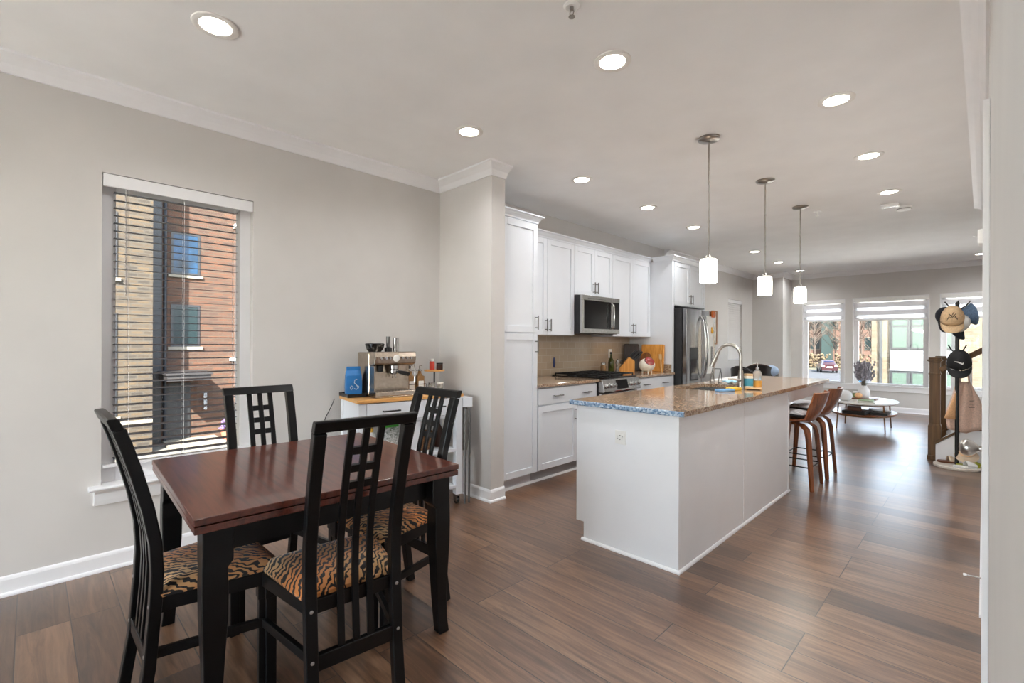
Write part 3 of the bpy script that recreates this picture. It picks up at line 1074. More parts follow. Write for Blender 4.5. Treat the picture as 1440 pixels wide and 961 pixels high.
def base_cab(y0, y1, label, hs, doors):
    t = thing('base_cabinet', label, 'cabinet', (-3.2, (y0 + y1) / 2, 0), group='white base cabinets')
    MB().box(XL + 0.004, XB, y0, y1, 0.114, 0.884).build('body', 'cabinet_white', t, bevel=0.001)
    MB().box(XL + 0.004, -2.965, y0, y1, 0, 0.114).build('toe_kick', 'toe_grey', t)
    drawer(t, y0 + 0.006, y1 - 0.006, 0.722, 0.868, XF, hs)
    for a, b, hy in doors:
        door(t, a, b, 0.122, 0.708, XF, hy, 0.59)
    return t
base_cab(3.25, 4.18, 'white base cabinet left of the range, with one wide drawer', (3.52, 3.98), ((3.256, 3.835, 3.80), (3.84, 4.174, 3.872)))
base_cab(4.94, 5.90, 'white base cabinet right of the range, under the cutting boards', (5.19, 5.66), ((4.946, 5.418, 5.385), (5.424, 5.894, 5.455)))
struct(MB().prism([(-2.965, 0), (-2.948, 0), (-2.952, 0.012), (-2.965, 0.018)], 2.79, 5.9, 'y').build('trim_toe', 'trim_white'))

def counter(y0, y1, label):
    t = tag(MB().box(XL + 0.0105, -2.852, y0, y1, 0.884, 0.914).build('countertop', 'granite_brown', bevel=0.004, seg=3), label, 'countertop')
    return t
counter(3.25, 4.185, 'brown granite countertop between the pantry and the range')
counter(4.935, 5.90, 'brown granite countertop between the range and the fridge')
tag(MB().box(XL + 0.012, -2.90, 5.872, 5.898, 0.915, 1.015).build('side_splash', 'granite_brown', bevel=0.003), 'low brown granite side splash against the fridge panel', 'backsplash')
struct(MB().box(XL, XL + 0.01, 3.25, 5.90, 0.914, 1.40).build('trim_backsplash', 'backsplash_tile'))

# fridge surround
t = thing('fridge_cabinet', 'white cabinet above the fridge with tall side panels', 'cabinet', (-3.2, 6.43, 0))
MB().box(XL + 0.004, -2.895, 5.902, 5.952, 0, 2.385).build('side_panel', 'cabinet_white', t, bevel=0.001)
MB().box(XL + 0.004, -2.895, 6.915, 6.94, 0, 2.385).build('side_panel', 'cabinet_white', t, bevel=0.001)
MB().box(XL + 0.004, -2.915, 5.953, 6.914, 1.79, 2.385).build('body', 'cabinet_white', t, bevel=0.001)
door(t, 5.962, 6.425, 1.797, 2.372, -2.893, 6.395, 1.89)
door(t, 6.43, 6.905, 1.797, 2.372, -2.893, 6.46, 1.89)
cab_crown(t, 5.90, 6.94, -2.893, 2.44, ret_l=True, ret_r=True, xb=-3.16)

# refrigerator
t = thing('refrigerator', 'stainless steel french door refrigerator with bowed handles and magnets', 'refrigerator', (-3.1, 6.43, 0))
MB().box(-3.48, -2.80, 5.975, 6.895, 0.03, 1.755).build('case', 'steel_side', t, bevel=0.004)
def fdoor(y0, y1, z0, z1, name='door'):
    k = 10
    pts = [(-2.79, y0)]
    for i in range(k + 1):
        u = i / k
        pts.append((-2.735 + 0.018 * math.sin(PI * (0.15 + 0.7 * u)) - 0.008, y0 + (y1 - y0) * u))
    pts.append((-2.79, y1))
    return MB().prism(pts, z0, z1, 'z').build(name, 'fridge_steel', t, bevel=0.005, smooth=True)
dl = fdoor(5.978, 6.432, 0.74, 1.745)
drr = fdoor(6.438, 6.892, 0.74, 1.745)
fz = fdoor(5.978, 6.892, 0.06, 0.73, 'freezer_drawer')
def bow(par, y, z0, z1):
    path = arc(14, lambda u: (-2.715 + 0.055 * math.sin(PI * u) ** 0.6 if 0 < u < 1 else -2.725, y, z0 + (z1 - z0) * u))
    MB().tube(path, 0.012, 10).build('handle', 'chrome', par, smooth=True)
bow(dl, 6.395, 0.82, 1.66)
bow(drr, 6.475, 0.82, 1.66)
MB().tube(arc(14, lambda u: (-2.715 + 0.05 * math.sin(PI * u) ** 0.6 if 0 < u < 1 else -2.725, 6.10 + 0.67 * u, 0.66)), 0.012, 10).build('handle', 'chrome', fz, smooth=True)
MB().box(-2.732, -2.7215, 6.07, 6.31, 0.80, 1.24).build('water_dispenser', 'steel_side', dl, bevel=0.004)
MB().box(-2.7214, -2.719, 6.085, 6.295, 0.82, 1.08).build('dispenser_panel', 'dark_glass', dl, bevel=0.002)
for nm, lab, ct, y, z, w_, h_, mt_ in (('fridge_magnet', 'orange wooden mug shaped magnet at the top of the fridge door', 'magnet', 6.78, 1.70, 0.10, 0.085, 'orange_wood'),
                                       ('fridge_magnet', 'small round golden magnet below the orange one on the fridge', 'magnet', 6.74, 1.46, 0.05, 0.07, 'gold'),
                                       ('glare_sheet', 'tall white sheet standing in for window glare on the fridge door', 'paper', 6.69, 1.27, 0.24, 0.80, 'paper_white'),  # bright window reflection on the steel door, built as a white sheet
                                       ('list_strip', 'grey striped strip stuck low on the glare sheet of the fridge', 'paper', 6.74, 1.12, 0.05, 0.26, 'grey_metal')):
    x = -2.7235 if nm == 'glare_sheet' else -2.716
    mb = MB()
    if nm == 'glare_sheet':
        mb.box(x, x + 0.003, y - w_ / 2, y + w_ / 2, z - h_ / 2, z + h_ / 2)
    elif nm == 'list_strip':
        for i in range(7):
            mb.box(x - 0.003, x + 0.002, y - w_ / 2, y + w_ / 2, z - h_ / 2 + i * h_ / 7, z - h_ / 2 + i * h_ / 7 + h_ / 12)
        mb.box(x - 0.004, x - 0.0028, y - w_ / 2, y + w_ / 2, z - h_ / 2, z + h_ / 2)
    elif mt_ == 'orange_wood':
        mb.box(x - 0.004, x + 0.014, y - w_ / 2, y + w_ / 2, z - h_ / 2, z + h_ / 2)
        mb.tube([(x, y + w_ / 2, z + 0.03), (x, y + w_ / 2 + 0.03, z + 0.02), (x, y + w_ / 2 + 0.03, z - 0.02), (x, y + w_ / 2, z - 0.03)], 0.006, 8)
    else:
        mb.lathe([(0, 0), (0.03, 0.002), (0.03, 0.012), (0.02, 0.018), (0, 0.02)], mx=Matrix.Translation((x - 0.002, y, z)) @ Matrix.Rotation(PI / 2, 4, 'Y'))
        mb.box(x - 0.004, x + 0.006, y - 0.012, y + 0.012, z + 0.02, z + 0.06)
    tag(mb.build(nm, mt_, bevel=0.001), lab, ct)

# microwave
t = thing('microwave', 'stainless steel over-the-range microwave under the short cabinet', 'microwave', (-3.33, 4.595, 1.392))
MB().box(XL + 0.012, -3.135, 4.218, 4.972, 1.396, 1.822).build('case', 'steel_side', t, bevel=0.003)
mb = MB()
ya, yb, za, zb = 4.218, 4.972, 1.402, 1.822
mb.box(-3.133, -3.105, ya, yb, za, za + 0.05).box(-3.133, -3.105, ya, yb, zb - 0.055, zb).box(-3.133, -3.105, ya, ya + 0.04, za + 0.05, zb - 0.055).box(-3.133, -3.105, 4.80, 4.825, za + 0.05, zb - 0.055)
dm = mb.build('door', 'steel', t, bevel=0.002)
MB().box(-3.133, -3.112, ya + 0.04, 4.80, za + 0.05, zb - 0.055).build('door_window', 'dark_glass', dm)
MB().box(-3.133, -3.107, 4.827, yb, za + 0.05, zb - 0.055).build('control_panel', 'dark_glass', t, bevel=0.002)
MB().tube([(-3.106, 4.79, 1.46), (-3.07, 4.79, 1.475), (-3.066, 4.79, 1.60), (-3.07, 4.79, 1.735), (-3.106, 4.79, 1.75)], 0.01, 10).build('handle', 'chrome', dm, smooth=True)
mb = MB()
for i in range(12):
    mb.box(-3.1055, -3.103, 4.33 + i * 0.03, 4.35 + i * 0.03, 1.786, 1.792)
mb.build('vent_slots', 'outlet_slot', t)

# range
t = thing('gas_range', 'stainless steel slide-in gas range with black grates and front knobs', 'range', (-3.2, 4.56, 0))
MB().box(-3.49, -2.87, 4.192, 4.928, 0.03, 0.905).build('body', 'steel_side', t, bevel=0.002)
MB().box(-3.50, -2.86, 4.187, 4.933, 0.914, 0.925).build('cooktop', 'dark_glass', t, bevel=0.002)
pf = MB().prism([(-2.868, 0.775), (-2.80, 0.775), (-2.792, 0.785), (-2.825, 0.905), (-2.868, 0.912)], 4.192, 4.928, 'y').build('control_panel', 'steel', t, bevel=0.002)
tilt = math.atan2(0.033, 0.12)
MB().box(-0.001, 0.004, 4.45, 4.66, -0.05, 0.05, Matrix.Translation((-2.806, 0, 0.846)) @ Matrix.Rotation(-tilt, 4, 'Y')).build('display', 'dark_glass', pf)
for y in (4.245, 4.315, 4.385, 4.735, 4.805, 4.875):
    mx = Matrix.Translation((-2.809, y, 0.84)) @ Matrix.Rotation(PI / 2 - tilt, 4, 'Y')
    MB().lathe([(0.026, 0.0), (0.026, 0.006), (0.021, 0.010), (0.019, 0.032), (0.016, 0.036), (0, 0.037)], mx=mx, seg=20).build('knob', 'steel', pf, smooth=True)
mb = MB()
for i in range(3):
    y0 = 4.20 + i * 0.243
    y1 = y0 + 0.235
    z0, z1 = 0.94, 0.952
    mb.box(-3.47, -3.46, y0, y1, z0, z1).box(-2.90, -2.89, y0, y1, z0, z1).box(-3.47, -2.89, y0, y0 + 0.01, z0, z1).box(-3.47, -2.89, y1 - 0.01, y1, z0, z1)
    for k in (0.25, 0.5, 0.75):
        x = -3.47 + 0.58 * k
        mb.box(x - 0.005, x + 0.005, y0, y1, z0, z1)
    mb.box(-3.47, -2.89, (y0 + y1) / 2 - 0.005, (y0 + y1) / 2 + 0.005, z0, z1)
    for x in (-3.465, -2.895):
        for y in (y0 + 0.005, y1 - 0.005):
            mb.box(x - 0.006, x + 0.006, y - 0.006, y + 0.006, 0.925, z0)
mb.build('grates', 'iron', t)
for (x, y) in ((-3.32, 4.32), (-3.04, 4.32), (-3.18, 4.56), (-3.32, 4.80), (-3.04, 4.80)):
    MB().lathe([(0.05, 0.9251), (0.05, 0.931), (0.036, 0.932), (0.034, 0.938), (0.0, 0.938)], (x, y, 0), 20).build('burner', 'iron', t, smooth=True)
od = MB().box(-2.868, -2.835, 4.196, 4.924, 0.20, 0.76).build('oven_door', 'steel', t, bevel=0.004)
MB().box(-2.8345, -2.832, 4.28, 4.84, 0.30, 0.62).build('oven_window', 'dark_glass', od)
mb = MB().tube([(-2.79, 4.24, 0.715), (-2.79, 4.88, 0.715)], 0.011, 12)
for y in (4.27, 4.85):
    mb.tube([(-2.836, y, 0.715), (-2.79, y, 0.715)], 0.008, 8)
mb.build('handle', 'chrome', od, smooth=True)
MB().box(-2.868, -2.84, 4.196, 4.924, 0.05, 0.19).build('warming_drawer', 'steel', t, bevel=0.003)
# towel over the oven handle
t = thing('dish_towel', 'red and white dish towel hanging over the oven handle', 'towel', (-2.79, 4.62, 0.40))
prof = [(-2.812, 0.44), (-2.806, 0.70), (-2.803, 0.722), (-2.79, 0.732), (-2.777, 0.722), (-2.774, 0.70), (-2.770, 0.42)]
for a, b, mt_ in ((4.40, 4.47, 'white_cloth'), (4.47, 4.60, 'red_cloth'), (4.60, 4.68, 'white_cloth'), (4.68, 4.78, 'red_cloth'), (4.78, 4.86, 'white_cloth')):
    grid = [[(x + 0.003 * math.sin(y * 60), y, z) for y in (a, (a + b) / 2, b)] for x, z in prof]
    MB().sheet(grid, 0.003).build('stripe', mt_, t, smooth='all')

# counter things by the range
tag(MB().lathe([(0.0, -0.06), (0.012, -0.055), (0.02, -0.03), (0.024, 0.0), (0.02, 0.03), (0.012, 0.055), (0.0, 0.06)], mx=Matrix.Translation((XL + 0.012, 4.245, 1.065)) @ Matrix.Diagonal((0.25, 1, 1, 1))).build('wall_ornament', 'dark_blue', smooth=True), 'dark blue oval ornament stuck on the beige backsplash', 'ornament')
t = thing('wall_outlet', 'white outlet on the backsplash above the green oil bottle', 'outlet', (XL + 0.012, 5.40, 1.15))
MB().box(XL + 0.0102, XL + 0.016, 5.365, 5.435, 1.095, 1.21).build('plate', 'white_plastic', t, bevel=0.002)
MB().box(XL + 0.0161, XL + 0.018, 5.383, 5.417, 1.117, 1.187).build('socket', 'cream_plastic', t)
def bottle(name, label, x, y, prof, mat, capmat=None, cap=None, group=None, cat='bottle', z=0.9142):
    t = thing(name, label, cat, (x, y, z), 0, group)
    MB().lathe(prof, seg=22).build('body', mat, t, smooth=True, local=True)
    if cap:
        MB().lathe(cap, seg=18).build('cap', capmat, t, smooth=True, local=True)
    return t
bottle('spice_jar', 'clear jar of brown spice left of the oil bottle', -3.40, 5.07, [(0, 0), (0.034, 0), (0.036, 0.01), (0.036, 0.085), (0.028, 0.10), (0.028, 0.106), (0, 0.106)], 'amber_glass', 'steel', [(0, 0.1065), (0.031, 0.1065), (0.031, 0.13), (0, 0.132)], cat='jar')
bottle('oil_bottle', 'tall green olive oil bottle in front of the backsplash outlet', -3.40, 5.245, [(0, 0), (0.034, 0), (0.037, 0.01), (0.037, 0.13), (0.032, 0.16), (0.014, 0.19), (0.0125, 0.235), (0, 0.236)], 'olive_glass', 'black_plastic', [(0, 0.2365), (0.0145, 0.2365), (0.0145, 0.262), (0, 0.264)])
bottle('pepper_mill', 'slender clear mill right of the green oil bottle', -3.36, 5.33, [(0, 0), (0.026, 0), (0.026, 0.01), (0.018, 0.05), (0.018, 0.10), (0.025, 0.12), (0.025, 0.13), (0, 0.13)], 'glass_jar', 'steel', [(0, 0.1305), (0.024, 0.1305), (0.02, 0.15), (0.008, 0.16), (0.009, 0.172), (0, 0.176)], cat='mill')
# knife block
t = thing('knife_block', 'light wooden knife block with black handled knives', 'knife block', (-3.27, 5.40, 0.9142), R(-143))
MB().prism([(-0.10, 0), (0.075, 0), (0.10, 0.04), (-0.03, 0.20), (-0.10, 0.15)], -0.045, 0.045, 'y').build('block', 'bamboo', t, bevel=0.003, local=True)
dv = Vector((-0.68, 0, 0.73)).normalized()
for i, (a, b, L_) in enumerate(((0.10, -0.03, 0.15), (0.10, 0.0, 0.155), (0.10, 0.03, 0.15), (0.55, -0.03, 0.14), (0.55, 0.0, 0.145), (0.55, 0.03, 0.14), (0.9, -0.02, 0.12), (0.9, 0.02, 0.12))):
    p = Vector((-0.10, b, 0.15)).lerp(Vector((-0.03, b, 0.20)), a)
    mbk = MB().bar([p, p + dv * 0.02, p + dv * L_ * 0.6, p + dv * L_], 0.02, [0.026, 0.024, 0.028, 0.022], (0, 1, 0))
    kb = mbk.build('knife', 'black_plastic', t, bevel=0.003, local=True)
# scissors handles sticking out of the front
mb = MB()
for s in (-1, 1):
    mb.tube([Vector((0.06 + 0.02 * math.cos(a), s * 0.018 + 0.014 * math.cos(a), 0.13 + 0.022 * math.sin(a))) for a in [2 * PI * k / 14 for k in range(14)]], 0.004, 6, closed=True)
mb.tube([(0.045, 0, 0.12), (0.03, 0, 0.10)], 0.006, 6)
mb.build('scissors', 'black_plastic', t, local=True)
# boards leaning on the fridge panel
def board_at(name, label, pts, thick, lean, loc, rz, mat):
    mx = RZ(rz, loc) @ Matrix.Rotation(lean, 4, 'X')
    return tag(MB().prism(pts, -thick, 0, 'y', mx).build(name, mat, bevel=0.004), label, 'cutting board')
def rrect(w_, h_, r=0.02):
    p = []
    for cx, cz, a0 in ((w_ / 2 - r, h_ - r, 0), (-w_ / 2 + r, h_ - r, 90), (-w_ / 2 + r, r, 180), (w_ / 2 - r, r, 270)):
        for k in range(5):
            a = R(a0 + 22.5 * k)
            p.append((cx + r * math.cos(a), cz + r * math.sin(a)))
    return p
board_at('cutting_board', 'large bamboo cutting board leaning on the white fridge panel', rrect(0.33, 0.36), 0.022, R(-6), (-3.14, 5.83, 0.9145), 0, 'bamboo')
board_at('cutting_board', 'dark brown cutting board leaning edge-on beside the knife block', rrect(0.20, 0.37), 0.02, R(-10), (-3.38, 5.72, 0.9145), R(38), 'black_board')
ell = [(0.085 * math.cos(2 * PI * k / 28), 0.13 + 0.13 * math.sin(2 * PI * k / 28)) for k in range(28)]
board_at('cutting_board', 'oval brown wooden board in front of the large bamboo board', ell, 0.016, R(-14), (-3.20, 5.755, 0.9155), R(8), 'dark_board')
# egg shaped cooker
t = thing('egg_cooker', 'round cream countertop cooker with a red window, on four short legs', 'egg cooker', (-2.99, 5.42, 0.9142))
MB().ball((0, 0, 0.105), 0.098, sz=0.86, u=32, v=20).build('shell', 'cream_plastic', t, smooth=True, local=True)
dvx = Vector((0.66, -0.36, 0.60)).normalized()
q = dvx.to_track_quat('Z', 'Y').to_matrix().to_4x4()
MB().lathe([(0.064, -0.004), (0.060, 0.014), (0.040, 0.026), (0.0, 0.031)], mx=Matrix.Translation(Vector((0, 0, 0.105)) + dvx * 0.071) @ q, seg=32).build('lid', 'red_gloss', t, smooth=True, local=True)
for a in (45, 135, 225, 315):
    MB().lathe([(0.008, 0), (0.011, 0.035), (0.0, 0.036)], (0.055 * math.cos(R(a)), 0.055 * math.sin(R(a)), 0), 12).build('foot', 'cream_plastic', t, smooth=True, local=True)
t = tag(MB().bar([(-2.99, 5.80, 0.915), (-3.0, 5.80, 1.07), (-3.004, 5.798, 1.09), (-3.008, 5.797, 1.15)], [0.016, 0.016, 0.04, 0.034], [0.008, 0.008, 0.01, 0.008], (1, 0.2, 0)).build('wooden_spoon', 'pale_wood', bevel=0.002), 'pale wooden spoon standing against the large cutting board', 'spoon')

# ------------------------------------------------------------------ island
t = thing('kitchen_island', 'white kitchen island body with paneled sides', 'island', (-1.56, 3.62, 0))
mb = MB().box(-1.905, -1.887, 2.581, 4.68, 0.12, 0.884).box(-1.887, -1.226, 4.662, 4.68, 0.12, 0.884).box(-1.887, -1.226, 2.581, 4.662, 0.12, 0.14).box(-1.845, -1.226, 2.581, 4.68, 0, 0.12)
mb.build('body', 'island_white', t)
MB().prism([(-1.926, 0.12), (-1.866, 0.12), (-1.866, 0.0), (-1.214, 0.0), (-1.214, 0.884), (-1.926, 0.884)], 2.562, 2.58, 'y').build('end_panel', 'island_white', t, bevel=0.001)
MB().box(-1.225, -1.214, 2.581, 3.587, 0, 0.884).build('side_panel', 'island_white', t, bevel=0.001)
MB().box(-1.225, -1.214, 3.592, 4.665, 0, 0.884).build('side_panel', 'island_white', t, bevel=0.001)
MB().box(-1.214, -1.211, 3.58, 3.60, 0, 0.884).build('batten', 'trim_white', t)
MB().box(-1.225, -1.208, 4.665, 4.685, 0, 0.884).build('batten', 'trim_white', t)
def shoe(mb, path):
    prof = [(0, 0), (0.012, 0), (0.011, 0.008), (0.005, 0.016), (0, 0.018)]
    P = [Vector(p) for p in path]
    rings = []
    for i, p in enumerate(P):
        ns = []
        for a, b in ((i - 1, i), (i, i + 1)):
            if a >= 0 and b < len(P):
                d = (P[b] - P[a]).normalized()
                ns.append(Vector((d.y, -d.x)))
        off = ns[0] if len(ns) == 1 else (ns[0] + ns[1]) / (1 + ns[0].dot(ns[1]))
        rings.append([(p.x + off.x * d, p.y + off.y * d, z) for d, z in prof])
    return mb.rings(rings)
shoe(MB(), [(-1.208, 4.69), (-1.214, 4.685), (-1.214, 2.562), (-1.88, 2.562)][::-1][::1] if False else [(-1.88, 2.562), (-1.214, 2.562), (-1.214, 4.70)]).build('base_moulding', 'trim_white', t)
MB().box(-1.30, -1.214, 4.686, 5.97, 0.775, 0.884).box(-1.90, -1.30, 5.95, 5.97, 0.775, 0.884).box(-1.90, -1.88, 4.686, 5.95, 0.775, 0.884).build('apron', 'island_white', t, bevel=0.001)
MB().box(-1.30, -1.226, 5.88, 5.955, 0, 0.775).build('leg', 'island_white', t, bevel=0.002)
MB().box(-1.89, -1.815, 5.88, 5.955, 0, 0.775).build('leg', 'island_white', t, bevel=0.002)
o = MB().box(-1.626, -1.552, 2.556, 2.5615, 0.672, 0.757)
po = o.build('outlet_plate', 'white_plastic', t, bevel=0.0015)
mb = MB()
MB().box(-1.616, -1.562, 2.5535, 2.5558, 0.696, 0.733).build('socket', 'white_plastic', po, bevel=0.001)
for cx in (-1.606, -1.572):
    mb.box(cx - 0.004, cx + 0.004, 2.5525, 2.5534, 0.719, 0.7215).box(cx - 0.004, cx + 0.004, 2.5525, 2.5534, 0.7075, 0.710)
mb.box(-1.592, -1.586, 2.5525, 2.5534, 0.70, 0.706).box(-1.592, -1.586, 2.5525, 2.5534, 0.723, 0.729)
mb.build('socket_slots', 'outlet_slot', po)

SX0, SX1, SY0, SY1 = -1.87, -1.47, 3.84, 4.47
t = thing('island_countertop', 'brown speckled granite top of the island with blue sky reflection coloured into its near edge', 'countertop', (-1.57, 4.3, 0.884))
mb = MB()
X0, X1, Y0, Y1 = -1.968, -1.178, 2.552, 6.05
mb.box(X0, SX0, Y0, Y1, 0.885, 0.915).box(SX1, X1, Y0, Y1, 0.885, 0.915).box(SX0, SX1, Y0, SY0, 0.885, 0.915).box(SX0, SX1, SY1, Y1, 0.885, 0.915)
bmesh.ops.remove_doubles(mb.bm, verts=mb.bm.verts[:], dist=1e-5)
mb.build('slab', 'granite_brown', t)
plabel(MB().prism([(Y0, 0.885), (Y0, 0.9148), (Y0 - 0.012, 0.9148), (Y0 - 0.016, 0.911), (Y0 - 0.016, 0.889), (Y0 - 0.012, 0.885)], X0, X1, 'x').build('near_edge', 'granite_sky_tint', t), 'front edge strip coloured with the blue sky reflection')
mb = MB()
zb_ = 0.70
mb.box(SX0 + 0.006, SX1 - 0.006, SY0 + 0.006, SY1 - 0.006, zb_, zb_ + 0.002)
for a in ((SX0 + 0.004, SX0 + 0.006, SY0 + 0.004, SY1 - 0.004), (SX1 - 0.006, SX1 - 0.004, SY0 + 0.004, SY1 - 0.004), (SX0 + 0.006, SX1 - 0.006, SY0 + 0.004, SY0 + 0.006), (SX0 + 0.006, SX1 - 0.006, SY1 - 0.006, SY1 - 0.004)):
    mb.box(*a, zb_, 0.886)
mb.build('sink_basin', 'steel', t)
MB().lathe([(0.0, 0.7021), (0.045, 0.7021), (0.045, 0.705), (0.03, 0.7045), (0.0, 0.703)], (-1.67, 4.15, 0)).build('drain', 'chrome', t, smooth=True)

t = thing('kitchen_faucet', 'brushed steel gooseneck faucet standing at the island sink', 'faucet', (-1.425, 4.13, 0.915))
MB().lathe([(0.0, 0), (0.032, 0), (0.032, 0.006), (0.026, 0.012), (0.024, 0.02), (0.024, 0.10), (0.020, 0.13), (0.0165, 0.16)], seg=24).build('base', 'nickel', t, smooth=True, local=True)
path = [(0, 0, 0.15), (0, 0, 0.275)] + [(-0.095 + 0.095 * math.cos(a), 0, 0.275 + 0.095 * math.sin(a)) for a in [PI * k / 14 * 0.9 for k in range(1, 15)]]
MB().tube(path, 0.0135, 14).build('spout', 'nickel', t, smooth=True, local=True)
e0, e1 = Vector(path[-1]), Vector(path[-1]) - Vector(path[-2])
e1 = e1.normalized()
MB().tube([e0, e0 + e1 * 0.02, e0 + e1 * 0.03, e0 + e1 * 0.10, e0 + e1 * 0.135], [0.0145, 0.0145, 0.016, 0.021, 0.022], 16).build('spray_head', 'nickel', t, smooth=True, local=True)
MB().tube([(0, -0.022, 0.075), (0.0, -0.045, 0.08), (-0.02, -0.06, 0.085), (-0.075, -0.075, 0.088)], [0.012, 0.011, 0.008, 0.006], 10).build('handle', 'nickel', t, smooth=True, local=True)

t = thing('soap_tray', 'small pale wooden tray holding soap beside the faucet', 'tray', (-1.37, 4.22, 0.9152), R(20))
MB().box(-0.055, 0.075, -0.09, 0.12, 0.006, 0.016).build('board', 'pale_wood', t, bevel=0.004, local=True)
for x, y in ((-0.045, -0.08), (0.065, -0.08), (-0.045, 0.11), (0.065, 0.11)):
    MB().lathe([(0.006, 0), (0.008, 0.006)], (x, y, 0), 10).build('foot', 'pale_wood', t, local=True)
t = thing('soap_jar', 'cream jar with a blue label on the soap tray', 'jar', (-1.385, 4.19, 0.9315))
MB().lathe([(0, 0), (0.034, 0), (0.036, 0.006), (0.036, 0.088), (0.032, 0.096), (0, 0.096)]).build('body', 'cream_plastic', t, smooth=True, local=True)
MB().lathe([(0.0364, 0.012), (0.0368, 0.013), (0.0368, 0.074), (0.0364, 0.075)], caps=False).build('label', 'label_blue', t, smooth=True, local=True)
MB().lathe([(0, 0.0965), (0.034, 0.0965), (0.034, 0.112), (0, 0.113)]).build('lid', 'pale_wood', t, smooth=True, local=True)
t = thing('soap_dispenser', 'clear pump bottle of orange soap on the soap tray', 'soap bottle', (-1.345, 4.28, 0.9315))
MB().lathe([(0, 0), (0.032, 0), (0.035, 0.006), (0.035, 0.055), (0, 0.055)]).build('soap', 'soap_orange', t, smooth=True, local=True)
MB().lathe([(0.0355, 0.0555), (0.0355, 0.11), (0.026, 0.132), (0.013, 0.142), (0.013, 0.15), (0, 0.15)]).build('bottle', 'clear_plastic', t, smooth=True, local=True)
MB().lathe([(0, 0.1505), (0.014, 0.1505), (0.014, 0.162), (0.005, 0.164), (0.005, 0.19), (0.011, 0.192), (0.011, 0.202), (0, 0.203)], seg=14).tube([(0, 0, 0.197), (-0.02, -0.012, 0.197), (-0.032, -0.02, 0.19)], 0.004, 8).build('pump', 'chrome', t, smooth=True, local=True)
mb = MB().box(-1.74, -1.62, 4.33, 4.40, 0.9155, 0.937)
tag(MB().box(-0.05, 0.05, -0.034, 0.034, 0, 0.024, RZ(R(58), (-1.60, 4.30, 0.9155)) if False else RZ(R(58), (-1.435, 4.0, 0.9155))).build('dish_sponge', 'yellow', bevel=0.004), 'yellow sponge at the right end of the sink edge', 'sponge')
tag(MB().box(-0.075, 0.075, -0.03, 0.03, 0, 0.018, RZ(R(35), (-1.905, 4.2, 0.9155)) if False else RZ(R(62), (-1.455, 3.87, 0.9155))).build('dish_brush', 'sponge_blue', bevel=0.006), 'pale blue scrubber lying along the sink edge beside the yellow sponge', 'scrubber')
grid = [[(-1.70 + 0.11 * u / 6 - 0.05, 4.60 + 0.22 * v / 8, 0.9165 + 0.012 + 0.010 * math.sin(u * 1.7 + v) * math.cos(v * 1.3)) for v in range(9)] for u in range(7)]
tag(MB().sheet(grid, 0.010).build('dish_cloth', 'cloth_blue', smooth='all'), 'crumpled blue and white cloth behind the faucet', 'cloth')
t = thing('dish_mat', 'flat white drying tray on the far left part of the island top', 'tray', (-1.84, 5.1, 0.9152))
MB().box(-1.94, -1.76, 4.80, 5.55, 0.9155, 0.923).build('base', 'white_plastic', t, bevel=0.003)
MB().box(-1.94, -1.932, 4.80, 5.55, 0.923, 0.933).box(-1.768, -1.76, 4.80, 5.55, 0.923, 0.933).box(-1.932, -1.768, 4.80, 4.808, 0.923, 0.933).box(-1.932, -1.768, 5.542, 5.55, 0.923, 0.933).build('rim', 'white_plastic', t)
mb = MB()
pp = [(-1.87, 4.60, 0.9195), (-1.87, 4.66, 1.05), (-1.87, 4.70, 0.9195)]
mb.tube(pp + [pp[0]], 0.0045, 8)
pq = [(x + 0.07, y + 0.02, z) for x, y, z in pp]
mb.tube(pq + [pq[0]], 0.0045, 8)
mb.tube([pp[1], pq[1]], 0.0045, 8)
tag(mb.build('wire_stand', 'grey_metal', smooth='all'), 'dark triangular wire stand beyond the faucet head', 'stand')

